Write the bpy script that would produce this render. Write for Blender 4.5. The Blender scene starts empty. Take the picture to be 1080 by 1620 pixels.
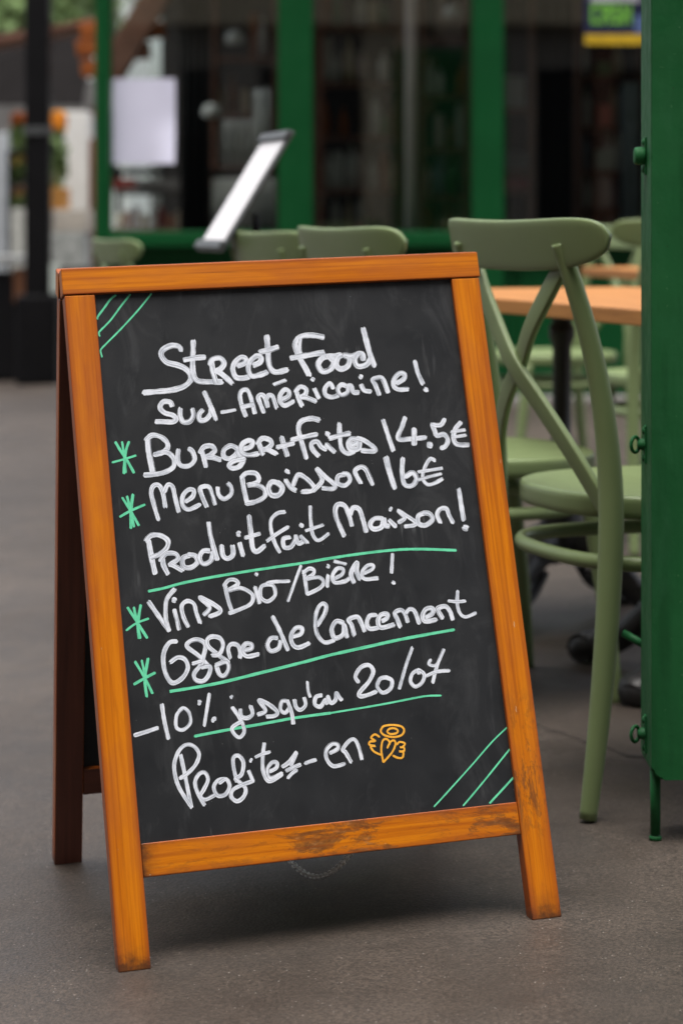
import bpy, bmesh, math, random
from mathutils import Vector, Matrix, noise as mnoise

random.seed(7)
R = math.radians
scene = bpy.context.scene
COL = scene.collection

# ---------------------------------------------------------------- camera
CAM_H = 0.87
cam_data = bpy.data.cameras.new('camera')
cam = bpy.data.objects.new('camera', cam_data)
COL.objects.link(cam)
cam.location = (0, 0, CAM_H)
cam.rotation_euler = (R(90), 0, 0)
cam_data.sensor_fit = 'VERTICAL'
cam_data.sensor_height = 36.0
cam_data.sensor_width = 24.0
cam_data.lens = 80.0
cam_data.shift_y = -0.284
cam_data.clip_start = 0.05
cam_data.clip_end = 400
cam_data.dof.use_dof = True
cam_data.dof.focus_distance = 2.74
cam_data.dof.aperture_fstop = 4.4
cam_data.dof.aperture_blades = 0
scene.camera = cam

# ---------------------------------------------------------------- sky and sun
SUN_EL, SUN_AZ = 79.0, -165.0         # degrees; azimuth measured from +Y towards +X
world = bpy.data.worlds.new('World')
scene.world = world
world.use_nodes = True
wn = world.node_tree
for nd in list(wn.nodes): wn.nodes.remove(nd)
sky = wn.nodes.new('ShaderNodeTexSky')
sky.sky_type = 'NISHITA'
sky.sun_disc = False
sky.sun_elevation = R(SUN_EL)
sky.sun_rotation = R(SUN_AZ)
sky.air_density = 1.0
sky.dust_density = 5.0
sky.ozone_density = 0.6
bg = wn.nodes.new('ShaderNodeBackground')
bg.inputs['Strength'].default_value = 0.10
wo = wn.nodes.new('ShaderNodeOutputWorld')
hs = wn.nodes.new('ShaderNodeHueSaturation')      # overcast: the blue washed out of the sky
hs.inputs['Saturation'].default_value = 0.4
wn.links.new(sky.outputs[0], hs.inputs['Color'])
wn.links.new(hs.outputs[0], bg.inputs[0])
wn.links.new(bg.outputs[0], wo.inputs[0])

sun_data = bpy.data.lights.new('sun', 'SUN')
sun_data.energy = 1.5
sun_data.angle = R(60)
sun_data.color = (1.0, 0.95, 0.88)
sun = bpy.data.objects.new('sun', sun_data)
COL.objects.link(sun)
sd = Vector((math.sin(R(SUN_AZ))*math.cos(R(SUN_EL)), math.cos(R(SUN_AZ))*math.cos(R(SUN_EL)), math.sin(R(SUN_EL))))
sun.rotation_euler = (-sd).to_track_quat('-Z', 'Y').to_euler()

scene.view_settings.view_transform = 'Standard'
scene.view_settings.look = 'None'
scene.view_settings.gamma = 1.0
scene.view_settings.use_curve_mapping = False
scene.view_settings.exposure = 1.4
scene.cycles.max_bounces = 8
scene.cycles.transparent_max_bounces = 16
scene.cycles.use_denoising = True

# ---------------------------------------------------------------- node helpers
def new_mat(name):
    m = bpy.data.materials.new(name)
    m.use_nodes = True
    nt = m.node_tree
    b = nt.nodes['Principled BSDF']
    return m, nt, b

def N(nt, t, **kw):
    nd = nt.nodes.new(t)
    for k, v in kw.items():
        if k.startswith('i_'):
            nd.inputs[int(k[2:])].default_value = v
        else:
            setattr(nd, k, v)
    return nd

def ramp(nt, src, stops):
    r = nt.nodes.new('ShaderNodeValToRGB')
    e = r.color_ramp.elements
    while len(e) < len(stops): e.new(0.5)
    for el, (p, c) in zip(e, stops):
        el.position = p
        el.color = c if len(c) == 4 else (*c, 1)
    nt.links.new(src, r.inputs[0])
    return r.outputs[0]

def noise_n(nt, vec, scale, detail=4, rough=0.55, dist=0.0):
    n = nt.nodes.new('ShaderNodeTexNoise')
    n.inputs['Scale'].default_value = scale
    n.inputs['Detail'].default_value = detail
    n.inputs['Roughness'].default_value = rough
    n.inputs['Distortion'].default_value = dist
    if vec is not None: nt.links.new(vec, n.inputs['Vector'])
    return n.outputs['Fac']

def mixc(nt, fac, a, b, mode='MIX'):
    m = nt.nodes.new('ShaderNodeMix')
    m.data_type = 'RGBA'; m.blend_type = mode
    for sock, v in ((m.inputs[0], fac), (m.inputs[6], a), (m.inputs[7], b)):
        if isinstance(v, bpy.types.NodeSocket): nt.links.new(v, sock)
        elif isinstance(v, (int, float)): sock.default_value = v
        else: sock.default_value = (*v, 1) if len(v) == 3 else v
    return m.outputs[2]

def mathn(nt, op, a, b=None, clamp=False):
    m = nt.nodes.new('ShaderNodeMath'); m.operation = op; m.use_clamp = clamp
    for i, v in enumerate((a, b)):
        if v is None: continue
        if isinstance(v, bpy.types.NodeSocket): nt.links.new(v, m.inputs[i])
        else: m.inputs[i].default_value = v
    return m.outputs[0]

def obj_vec(nt, scale=(1, 1, 1), rnd=True):
    tc = nt.nodes.new('ShaderNodeTexCoord')
    mp = nt.nodes.new('ShaderNodeMapping')
    mp.inputs['Scale'].default_value = scale
    nt.links.new(tc.outputs['Object'], mp.inputs['Vector'])
    if rnd:
        oi = nt.nodes.new('ShaderNodeObjectInfo')
        ml = nt.nodes.new('ShaderNodeMath'); ml.operation = 'MULTIPLY'; ml.inputs[1].default_value = 37.0
        nt.links.new(oi.outputs['Random'], ml.inputs[0])
        cb = nt.nodes.new('ShaderNodeCombineXYZ')
        for i in range(3): nt.links.new(ml.outputs[0], cb.inputs[i])
        nt.links.new(cb.outputs[0], mp.inputs['Location'])
    return mp.outputs[0]

def bump(nt, bsdf, h, strength, dist=0.002):
    b = nt.nodes.new('ShaderNodeBump')
    b.inputs['Strength'].default_value = strength
    b.inputs['Distance'].default_value = dist
    nt.links.new(h, b.inputs['Height'])
    nt.links.new(b.outputs[0], bsdf.inputs['Normal'])

def paint(name, col, rough=0.45, var=0.18, scale=9.0, metal=0.0, bumps=0.0, spec=0.25):
    m, nt, b = new_mat(name)
    v = obj_vec(nt)
    n = noise_n(nt, v, scale, 5, 0.6)
    lo = tuple(c*(1-var) for c in col); hi = tuple(min(1, c*(1+var)) for c in col)
    nt.links.new(ramp(nt, n, [(0.3, lo), (0.7, hi)]), b.inputs['Base Color'])
    n2 = noise_n(nt, v, scale*4, 3)
    mr = nt.nodes.new('ShaderNodeMapRange')
    mr.inputs[3].default_value = max(0.05, rough-0.1); mr.inputs[4].default_value = min(1, rough+0.12)
    nt.links.new(n2, mr.inputs[0]); nt.links.new(mr.outputs[0], b.inputs['Roughness'])
    b.inputs['Metallic'].default_value = metal
    b.inputs['Specular IOR Level'].default_value = spec
    if bumps: bump(nt, b, noise_n(nt, v, scale*25, 3), bumps, 0.001)
    return m

def glass_mat(name, tint=(0.92, 0.96, 0.94)):
    m = bpy.data.materials.new(name); m.use_nodes = True
    nt = m.node_tree
    for nd in list(nt.nodes): nt.nodes.remove(nd)
    tr = N(nt, 'ShaderNodeBsdfTransparent'); tr.inputs[0].default_value = (*tint, 1)
    gl = N(nt, 'ShaderNodeBsdfGlossy'); gl.inputs['Roughness'].default_value = 0.015
    fr = N(nt, 'ShaderNodeFresnel'); fr.inputs[0].default_value = 1.5
    fm = mathn(nt, 'MULTIPLY', fr.outputs[0], 1.8, True)
    mx = N(nt, 'ShaderNodeMixShader'); out = N(nt, 'ShaderNodeOutputMaterial')
    nt.links.new(fm, mx.inputs[0]); nt.links.new(tr.outputs[0], mx.inputs[1]); nt.links.new(gl.outputs[0], mx.inputs[2])
    nt.links.new(mx.outputs[0], out.inputs[0])
    return m

# ---------------------------------------------------------------- materials
def wood_frame(name, wear):
    m, nt, b = new_mat(name)
    v = obj_vec(nt, (1.0, 1.0, 1.0))
    vg = obj_vec(nt, (3.0, 70.0, 70.0))
    g = noise_n(nt, vg, 1.6, 6, 0.62, 0.6)
    col = ramp(nt, g, [(0.22, (0.36, 0.084, 0.003)), (0.45, (0.53, 0.148, 0.003)), (0.60, (0.63, 0.195, 0.004)), (0.82, (0.44, 0.105, 0.003))])
    big = noise_n(nt, obj_vec(nt, (4, 14, 14)), 1.2, 4, 0.6)
    col = mixc(nt, ramp(nt, big, [(0.44, (0, 0, 0)), (0.70, (0.65, 0.65, 0.65))]), col, (0.36, 0.085, 0.014))
    # dark pores
    pv = obj_vec(nt, (9.0, 420.0, 420.0))
    pore = noise_n(nt, pv, 1.0, 2, 0.5)
    col = mixc(nt, ramp(nt, pore, [(0.66, (0, 0, 0)), (0.74, (0.5, 0.5, 0.5))]), col, (0.12, 0.03, 0.008))
    # stain gathered towards the arrises of each piece
    tcg = nt.nodes.new('ShaderNodeTexCoord'); sg = nt.nodes.new('ShaderNodeSeparateXYZ')
    nt.links.new(tcg.outputs['Generated'], sg.inputs[0])
    ed_ = mathn(nt, 'MULTIPLY', mathn(nt, 'ABSOLUTE', mathn(nt, 'SUBTRACT', sg.outputs[2], 0.5)), 2.0)
    ed_ = mathn(nt, 'ADD', ed_, mathn(nt, 'MULTIPLY', mathn(nt, 'SUBTRACT', big, 0.5), 0.35))
    col = mixc(nt, ramp(nt, ed_, [(0.60, (0, 0, 0)), (1.0, (0.85, 0.85, 0.85))]), col, (0.30, 0.062, 0.010))
    rough = 0.34
    if wear in (1, 2):
        w1 = noise_n(nt, obj_vec(nt, (16, 55, 55)), 1.0, 9, 0.80, 0.5)
        lim = 0.50 if wear == 1 else 0.49
        wf = ramp(nt, w1, [(lim, (0, 0, 0)), (lim+0.05, (0.6, 0.6, 0.6)), (lim+0.15, (0.9, 0.9, 0.9))])
        w2 = noise_n(nt, obj_vec(nt, (90, 260, 260)), 1.0, 3, 0.6)
        wcol = ramp(nt, w2, [(0.35, (0.055, 0.026, 0.014)), (0.6, (0.15, 0.065, 0.024)), (0.75, (0.30, 0.16, 0.07))])
        # keep to the broad worn zones
        if wear == 1:
            zf = ramp(nt, sg.outputs[0], [(0.10, (0, 0, 0)), (0.17, (1, 1, 1)), (0.26, (0.85,)*3), (0.36, (0, 0, 0))])
        else:
            zf = ramp(nt, sg.outputs[0], [(0.05, (0.35,)*3), (0.30, (0.5,)*3), (0.42, (1, 1, 1)), (0.66, (1, 1, 1)), (0.76, (0.3,)*3), (0.86, (1, 1, 1))])
        wf = mixc(nt, 1.0, wf, zf, 'MULTIPLY')
        col = mixc(nt, wf, col, wcol)
    # crisp growth-ring lines
    ln = noise_n(nt, obj_vec(nt, (1.4, 230.0, 230.0)), 1.0, 3, 0.6, 0.3)
    col = mixc(nt, ramp(nt, ln, [(0.52, (0, 0, 0)), (0.66, (0.42,)*3)]), col, (0.27, 0.052, 0.004))
    # grime rubbed into the ends
    dn = mathn(nt, 'ADD', sg.outputs[0], mathn(nt, 'MULTIPLY', mathn(nt, 'SUBTRACT', noise_n(nt, obj_vec(nt, (60, 60, 60)), 1.0, 5, 0.7), 0.5), 0.06))
    if wear != 3: col = mixc(nt, ramp(nt, dn, [(0.004, (0.85,)*3), (0.022, (0.25,)*3), (0.045, (0, 0, 0))]), col, (0.045, 0.020, 0.012))
    # small pale chips
    ch = noise_n(nt, obj_vec(nt, (60, 200, 200)), 1.0, 2)
    col = mixc(nt, ramp(nt, ch, [(0.755, (0, 0, 0)), (0.78, (0.7, 0.7, 0.7))]), col, (0.55, 0.36, 0.22))
    # bare, rubbed arrises
    gm = nt.nodes.new('ShaderNodeNewGeometry')
    pt = ramp(nt, gm.outputs['Pointiness'], [(0.56, (0, 0, 0)), (0.66, (1, 1, 1))])
    en = ramp(nt, noise_n(nt, obj_vec(nt, (40, 60, 60)), 1.0, 4), [(0.55, (0, 0, 0)), (0.62, (0.8, 0.8, 0.8))])
    col = mixc(nt, mixc(nt, 1.0, pt, en, 'MULTIPLY'), col, (0.16, 0.05, 0.02))
    nt.links.new(col, b.inputs['Base Color'])
    rr = ramp(nt, big, [(0.3, (rough-0.06,)*3), (0.8, (rough+0.16,)*3)])
    nt.links.new(rr, b.inputs['Roughness'])
    b.inputs['Specular IOR Level'].default_value = 0.38
    bump(nt, b, g, 0.12, 0.0006)
    return m

M_WOOD = wood_frame('varnished_pine', 0)
M_WOOD1 = wood_frame('varnished_pine_scuffed', 1)
M_WOOD2 = wood_frame('varnished_pine_worn', 2)
M_WOOD3 = wood_frame('varnished_pine_rail', 3)
def inner_shade_tint():  # frame pine with the shade of its inward faces put into the colour
    m, nt, b = new_mat('shade_darkened_pine')
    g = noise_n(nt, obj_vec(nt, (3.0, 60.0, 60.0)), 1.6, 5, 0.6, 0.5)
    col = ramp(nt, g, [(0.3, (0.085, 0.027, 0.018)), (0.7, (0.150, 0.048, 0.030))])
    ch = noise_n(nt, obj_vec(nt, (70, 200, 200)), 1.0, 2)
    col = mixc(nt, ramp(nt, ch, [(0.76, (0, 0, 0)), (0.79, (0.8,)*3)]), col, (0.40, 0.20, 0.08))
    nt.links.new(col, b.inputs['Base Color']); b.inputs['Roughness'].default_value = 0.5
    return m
M_INNER = inner_shade_tint()

def slate():
    m, nt, b = new_mat('blackboard_paint')
    v = obj_vec(nt, rnd=False)
    big = noise_n(nt, v, 6.0, 5, 0.65, 0.6)
    col = ramp(nt, big, [(0.3, (0.014, 0.0155, 0.018)), (0.7, (0.021, 0.023, 0.026))])
    # wiped chalk haze, in strokes
    sm = noise_n(nt, obj_vec(nt, (9, 9, 4), False), 2.2, 7, 0.7, 1.4)
    col = mixc(nt, ramp(nt, sm, [(0.52, (0, 0, 0)), (0.80, (0.15, 0.15, 0.15))]), col, (0.20, 0.21, 0.22))
    # chalk crumbs
    sp = nt.nodes.new('ShaderNodeTexVoronoi'); sp.inputs['Scale'].default_value = 260
    nt.links.new(v, sp.inputs['Vector'])
    spk = ramp(nt, sp.outputs['Distance'], [(0.06, (1, 1, 1)), (0.13, (0, 0, 0))])
    gate = ramp(nt, noise_n(nt, v, 55, 3), [(0.66, (0, 0, 0)), (0.71, (0.7, 0.7, 0.7))])
    col = mixc(nt, mixc(nt, 1.0, spk, gate, 'MULTIPLY'), col, (0.45, 0.46, 0.48))
    # faint ghost rings of rubbed-out writing
    sc = noise_n(nt, obj_vec(nt, (140, 140, 14), False), 1.0, 3, 0.5)
    g2 = ramp(nt, noise_n(nt, v, 11, 2), [(0.60, (0, 0, 0)), (0.68, (1, 1, 1))])
    s2 = ramp(nt, sc, [(0.60, (0, 0, 0)), (0.74, (0.34, 0.34, 0.34))])
    col = mixc(nt, mixc(nt, 1.0, s2, g2, 'MULTIPLY'), col, (0.25, 0.26, 0.27))
    nt.links.new(col, b.inputs['Base Color'])
    nt.links.new(ramp(nt, noise_n(nt, v, 18, 4), [(0.3, (0.36,)*3), (0.7, (0.58,)*3)]), b.inputs['Roughness'])
    b.inputs['Specular IOR Level'].default_value = 0.30
    bump(nt, b, noise_n(nt, v, 420, 3), 0.06, 0.0006)
    return m
M_SLATE = slate()

def chalk(name, lo, hi, cover):
    m = bpy.data.materials.new(name); m.use_nodes = True
    nt = m.node_tree; b = nt.nodes['Principled BSDF']
    uv = nt.nodes.new('ShaderNodeUVMap'); uv.uv_map = 'UVMap'
    mp = nt.nodes.new('ShaderNodeMapping'); mp.inputs['Scale'].default_value = (5.5, 26.0, 1)
    nt.links.new(uv.outputs[0], mp.inputs[0])
    st = noise_n(nt, mp.outputs[0], 1.0, 4, 0.55)
    tc = nt.nodes.new('ShaderNodeTexCoord')
    blot = noise_n(nt, tc.outputs['Object'], 90.0, 3)
    sepuv = nt.nodes.new('ShaderNodeSeparateXYZ'); nt.links.new(uv.outputs[0], sepuv.inputs[0])
    # distance to the stroke's rim, 0 centre .. 1 rim
    d = mathn(nt, 'ABSOLUTE', mathn(nt, 'SUBTRACT', sepuv.outputs[0], 0.5))
    d = mathn(nt, 'MULTIPLY', d, 2.0)
    s2 = mathn(nt, 'ADD', st, mathn(nt, 'MULTIPLY', mathn(nt, 'SUBTRACT', blot, 0.5), 0.5))
    nt.links.new(ramp(nt, s2, [(0.36, lo), (0.58, hi)]), b.inputs['Base Color'])
    b.inputs['Roughness'].default_value = 0.85
    b.inputs['Specular IOR Level'].default_value = 0.25
    # thin spots between the bristle tracks
    lim = mathn(nt, 'MULTIPLY', mathn(nt, 'POWER', d, 3.0), 0.17)
    a = mathn(nt, 'SUBTRACT', mathn(nt, 'SUBTRACT', st, lim), cover)
    a = mathn(nt, 'ADD', mathn(nt, 'MULTIPLY', a, 9.0), 0.45, False)
    cl = nt.nodes.new('ShaderNodeClamp'); cl.inputs[1].default_value = 0.40; cl.inputs[2].default_value = 1.0
    nt.links.new(a, cl.inputs[0])
    nt.links.new(cl.outputs[0], b.inputs['Alpha'])
    return m
M_CHALK = {'w': chalk('white_chalk_ink', (0.44, 0.48, 0.55), (0.78, 0.82, 0.90), 0.315),
           'g': chalk('mint_chalk_ink', (0.10, 0.52, 0.30), (0.16, 0.72, 0.43), 0.22),
           'o': chalk('amber_chalk_ink', (0.78, 0.36, 0.035), (0.95, 0.48, 0.06), 0.15)}

def asphalt():
    m, nt, b = new_mat('pavement_asphalt')
    tc = nt.nodes.new('ShaderNodeTexCoord'); v = tc.outputs['Object']
    big = noise_n(nt, v, 0.9, 6, 0.62, 0.4)
    mid = noise_n(nt, v, 7.0, 6, 0.65)
    fine = noise_n(nt, v, 230.0, 4, 0.75)
    col = ramp(nt, big, [(0.30, (0.052, 0.0395, 0.031)), (0.5, (0.090, 0.070, 0.056)), (0.70, (0.140, 0.111, 0.090))])
    col = mixc(nt, ramp(nt, mid, [(0.35, (0.30,)*3), (0.65, (0, 0, 0))]), col, (0.036, 0.031, 0.028))
    col = mixc(nt, ramp(nt, fine, [(0.42, (0.75,)*3), (0.60, (0, 0, 0))]), col, (0.018, 0.015, 0.013))
    vo = nt.nodes.new('ShaderNodeTexVoronoi'); vo.inputs['Scale'].default_value = 240; nt.links.new(v, vo.inputs['Vector'])
    sel = nt.nodes.new('ShaderNodeSeparateColor'); nt.links.new(vo.outputs['Color'], sel.inputs[0])
    grit = mixc(nt, 1.0, ramp(nt, vo.outputs['Distance'], [(0.16, (1, 1, 1)), (0.30, (0, 0, 0))]),
                ramp(nt, sel.outputs[0], [(0.87, (0, 0, 0)), (0.91, (0.75,)*3)]), 'MULTIPLY')
    gcol = ramp(nt, sel.outputs[1], [(0.2, (0.14, 0.10, 0.075)), (0.6, (0.22, 0.19, 0.165)), (0.97, (0.46, 0.43, 0.39))])
    col = mixc(nt, grit, col, gcol)
    pits = mixc(nt, 1.0, ramp(nt, vo.outputs['Distance'], [(0.2, (1, 1, 1)), (0.36, (0, 0, 0))]),
                ramp(nt, sel.outputs[2], [(0.76, (0, 0, 0)), (0.80, (0.85,)*3)]), 'MULTIPLY')
    col = mixc(nt, pits, col, (0.02, 0.016, 0.014))
    pat = noise_n(nt, v, 2.6, 7, 0.7, 1.0)
    col = mixc(nt, ramp(nt, pat, [(0.50, (0, 0, 0)), (0.66, (0.55,)*3)]), col, (0.034, 0.028, 0.024))
    # old chewing-gum and drip stains
    v2 = nt.nodes.new('ShaderNodeTexVoronoi'); v2.inputs['Scale'].default_value = 3.1; nt.links.new(v, v2.inputs['Vector'])
    col = mixc(nt, ramp(nt, v2.outputs['Distance'], [(0.045, (0.45,)*3), (0.075, (0, 0, 0))]), col, (0.035, 0.03, 0.028))
    nt.links.new(col, b.inputs['Base Color'])
    nt.links.new(ramp(nt, mid, [(0.3, (0.42,)*3), (0.7, (0.60,)*3)]), b.inputs['Roughness'])
    b.inputs['Specular IOR Level'].default_value = 0.42
    hgt = mathn(nt, 'ADD', mathn(nt, 'MULTIPLY', fine, 0.6), mathn(nt, 'ADD', mathn(nt, 'MULTIPLY', noise_n(nt, v, 60, 4), 0.8), vo.outputs['Distance']))
    bump(nt, b, hgt, 0.22, 0.002)
    return m
M_GROUND = asphalt()

M_OLIVE = paint('olive_resin', (0.168, 0.222, 0.100), 0.36, 0.05, 5, bumps=0.03, spec=0.3)
M_GREEN = paint('dark_green_paint', (0.003, 0.064, 0.017), 0.42, 0.10, 4, bumps=0.05, spec=0.2)
def chipped_green():
    m, nt, b = new_mat('green_steel_paint')
    v = obj_vec(nt, rnd=False)
    col = ramp(nt, noise_n(nt, v, 4.5, 6, 0.6), [(0.3, (0.010, 0.086, 0.026)), (0.7, (0.018, 0.122, 0.039))])
    drip = noise_n(nt, obj_vec(nt, (30, 30, 2.5), False), 1.0, 4)
    col = mixc(nt, ramp(nt, drip, [(0.50, (0, 0, 0)), (0.70, (0.65,)*3)]), col, (0.009, 0.062, 0.020))
    lite = noise_n(nt, obj_vec(nt, (6, 6, 2.2), False), 1.0, 6, 0.7, 1.2)
    col = mixc(nt, ramp(nt, lite, [(0.52, (0, 0, 0)), (0.70, (0.5,)*3)]), col, (0.030, 0.135, 0.058))
    sp = noise_n(nt, v, 170, 2)
    col = mixc(nt, ramp(nt, sp, [(0.73, (0, 0, 0)), (0.77, (0.6,)*3)]), col, (0.10, 0.22, 0.12))
    du = noise_n(nt, v, 95, 3)
    col = mixc(nt, ramp(nt, du, [(0.74, (0, 0, 0)), (0.77, (0.8,)*3)]), col, (0.03, 0.02, 0.014))
    rust = noise_n(nt, v, 13, 6, 0.7)
    col = mixc(nt, ramp(nt, rust, [(0.70, (0, 0, 0)), (0.76, (0.6,)*3)]), col, (0.09, 0.045, 0.025))
    nt.links.new(col, b.inputs['Base Color'])
    nt.links.new(ramp(nt, noise_n(nt, v, 30, 4), [(0.3, (0.42,)*3), (0.7, (0.62,)*3)]), b.inputs['Roughness'])
    b.inputs['Specular IOR Level'].default_value = 0.16
    bump(nt, b, mathn(nt, 'ADD', noise_n(nt, v, 120, 3), mathn(nt, 'MULTIPLY', noise_n(nt, v, 9, 2), 6.0)), 0.22, 0.0015)
    return m
M_STEEL = chipped_green()
M_BLACK = paint('black_iron', (0.020, 0.020, 0.021), 0.42, 0.25, 20, bumps=0.2, spec=0.5)
M_BLACKPAINT = paint('black_paint', (0.007, 0.007, 0.008), 0.5, 0.2, 3, spec=0.12)
M_DARK = paint('dark_interior', (0.010, 0.010, 0.011), 0.8, 0.3, 3)
M_GREYPL = paint('dark_grey_plastic', (0.075, 0.08, 0.083), 0.4, 0.1, 8)
M_PAPER = paint('white_paper', (0.66, 0.66, 0.69), 0.7, 0.03, 6)
M_LILAC = paint('paper_notice', (0.70, 0.70, 0.86), 0.7, 0.03, 6)
M_STEELW = paint('zinc_chain', (0.66, 0.66, 0.64), 0.35, 0.2, 60, metal=0.3, spec=0.5)
M_GLASS = glass_mat('window_glass')
def table_wood():
    m, nt, b = new_mat('oak_table_top')
    g = noise_n(nt, obj_vec(nt, (30, 2.2, 30)), 1.5, 6, 0.6, 0.4)
    nt.links.new(ramp(nt, g, [(0.25, (0.26, 0.100, 0.028)), (0.52, (0.45, 0.195, 0.056)), (0.8, (0.33, 0.130, 0.038))]), b.inputs['Base Color'])
    b.inputs['Roughness'].default_value = 0.45
    b.inputs['Specular IOR Level'].default_value = 0.3
    return m
M_TABLE = table_wood()

# ---------------------------------------------------------------- geometry helpers
def link(o, parent=None):
    COL.objects.link(o)
    if parent is not None: o.parent = parent
    return o

def tag(o, label, cat, group=None):
    o['label'] = label; o['category'] = cat
    if group: o['group'] = group
    return o

def thing(name, label, cat, loc=(0, 0, 0), rz=0.0, group=None):
    o = bpy.data.objects.new(name, None)
    o.empty_display_size = 0.1
    link(o); o.location = loc; o.rotation_euler = (0, 0, rz)
    return tag(o, label, cat, group)

def finish(name, bm, mat, parent=None, smooth=False, mtx=None):
    me = bpy.data.meshes.new(name)
    bmesh.ops.recalc_face_normals(bm, faces=bm.faces)
    bm.to_mesh(me); bm.free()
    if smooth:
        for p in me.polygons: p.use_smooth = len(p.vertices) <= 4
    me.materials.append(mat)
    o = bpy.data.objects.new(name, me)
    link(o, parent)
    if mtx is not None: o.matrix_basis = mtx
    return o

def box_bm(sx, sy, sz, bev=0.0, seg=2, center=(0, 0, 0), bm=None):
    own = bm is None
    b2 = bmesh.new()
    bmesh.ops.create_cube(b2, size=1.0)
    for v in b2.verts: v.co = Vector((v.co.x*sx, v.co.y*sy, v.co.z*sz))
    if bev > 0:
        bmesh.ops.bevel(b2, geom=b2.edges[:], offset=bev, segments=seg, profile=0.6, affect='EDGES')
    for v in b2.verts: v.co += Vector(center)
    if own: return b2
    merge(bm, b2); return bm

def merge(bm, b2, mtx=None):
    me = bpy.data.meshes.new('tmp'); b2.to_mesh(me); b2.free()
    if mtx is not None: me.transform(mtx)
    bm.from_mesh(me); bpy.data.meshes.remove(me)

def box(name, size, center, mat, parent=None, bev=0.0, rz=0.0, smooth=False):
    bm = box_bm(*size, bev)
    M = Matrix.Translation(Vector(center)) @ Matrix.Rotation(rz, 4, 'Z')
    return finish(name, bm, mat, parent, smooth, M)

def axes_matrix(center, ax, ay, az):
    M = Matrix.Identity(4)
    for i, a in enumerate((ax, ay, az)):
        for j in range(3): M[j][i] = a[j]
    for j in range(3): M[j][3] = center[j]
    return M

def catmull(pts, per=8, closed=False):
    P = [list(p) for p in pts]; n = len(P); out = []
    rng = range(n if closed else n-1)
    for i in rng:
        if closed: p0, p1, p2, p3 = P[(i-1) % n], P[i], P[(i+1) % n], P[(i+2) % n]
        else: p0, p1, p2, p3 = P[max(i-1, 0)], P[i], P[i+1], P[min(i+2, n-1)]
        for k in range(per):
            t = k/per; t2 = t*t; t3 = t2*t
            out.append([0.5*((2*b)+(-a+c)*t+(2*a-5*b+4*c-d)*t2+(-a+3*b-3*c+d)*t3) for a, b, c, d in zip(p0, p1, p2, p3)])
    if not closed: out.append(P[-1])
    return out

def sweep(bm, pts, ref=(0, 0, 1), seg=12, per=8, power=2.0, closed=False, raw=False):
    """pts: (x,y,z,a,b); a is the half size along ref, b across it."""
    S = pts if raw else catmull(pts, per, closed)
    ref = Vector(ref); rings = []
    n = len(S)
    for i, s in enumerate(S):
        p = Vector(s[:3])
        if closed: t = Vector(S[(i+1) % n][:3]) - Vector(S[(i-1) % n][:3])
        else: t = Vector(S[min(i+1, n-1)][:3]) - Vector(S[max(i-1, 0)][:3])
        t.normalize()
        B = (ref - t*ref.dot(t)); B.normalize(); C = t.cross(B)
        ring = []
        for k in range(seg):
            a = 2*math.pi*k/seg; ca, sa = math.cos(a), math.sin(a)
            x = math.copysign(abs(ca)**(2/power), ca); y = math.copysign(abs(sa)**(2/power), sa)
            ring.append(bm.verts.new(p + B*(x*s[3]) + C*(y*s[4])))
        rings.append(ring)
    m = len(rings)
    for i in range(m if closed else m-1):
        r0, r1 = rings[i], rings[(i+1) % m]
        for k in range(seg):
            bm.faces.new((r0[k], r0[(k+1) % seg], r1[(k+1) % seg], r1[k]))
    if not closed:
        bm.faces.new(rings[0][::-1]); bm.faces.new(rings[-1])
    return bm

def lathe(bm, prof, seg=20, center=(0, 0, 0)):
    c = Vector(center); rings = []
    for r, z in prof:
        rings.append([bm.verts.new(c + Vector((r*math.cos(2*math.pi*k/seg), r*math.sin(2*math.pi*k/seg), z))) for k in range(seg)])
    for a, b in zip(rings, rings[1:]):
        for k in range(seg): bm.faces.new((a[k], a[(k+1) % seg], b[(k+1) % seg], b[k]))
    bm.faces.new(rings[0][::-1]); bm.faces.new(rings[-1])
    return bm

def children(o): return [c for c in bpy.data.objects if c.parent == o]

def copy_tree(src, loc, rz, label=None, kids=None):
    r = src.copy(); COL.objects.link(r); r.location = loc; r.rotation_euler = (0, 0, rz)
    if label: r['label'] = label
    for ch in (kids or children(src)):
        c = ch.copy(); COL.objects.link(c); c.parent = r
    return r

# ---------------------------------------------------------------- ground
def gz(x, y):
    xx = max(-2.5, min(2.5, x)); yy = max(0.0, min(15.0, y))
    return 0.0261 + 0.0381*xx - 0.0062*yy

def make_ground():
    bm = bmesh.new()
    xs = [-120, -30, -8, -2.5, 0, 2.5, 8, 30, 120]; ys = [-40, -12, 0, 4, 8, 15, 30, 60, 200]
    g = [[bm.verts.new((x, y, gz(x, y))) for y in ys] for x in xs]
    for i in range(len(xs)-1):
        for j in range(len(ys)-1):
            bm.faces.new((g[i][j], g[i+1][j], g[i+1][j+1], g[i][j+1]))
    o = finish('pavement', bm, M_GROUND)
    o['kind'] = 'structure'
    # fine crack that wanders behind the bench leg
    bm = bmesh.new()
    path = [(0.285, 3.93), (0.36, 3.80), (0.43, 3.66), (0.50, 3.56), (0.585, 3.47)]
    pts = catmull([(x, y, 0) for x, y in path], 8)
    prev = None
    for i, p in enumerate(pts):
        w = 0.0036 + 0.0024*mnoise.noise(Vector((p[0]*40, 3, 1)))
        off = 0.006*mnoise.noise(Vector((p[0]*30, p[1]*30, 7)))
        x, y = p[0]+off, p[1]+off*2
        a = bm.verts.new((x, y-abs(w), gz(x, y)+0.0015)); b = bm.verts.new((x, y+abs(w), gz(x, y)+0.0015))
        if prev: bm.faces.new((prev[0], a, b, prev[1]))
        prev = (a, b)
    c = finish('crack_filler', bm, paint('crack_dirt', (0.035, 0.03, 0.027), 0.9), o)
    return o
ground = make_ground()

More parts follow.
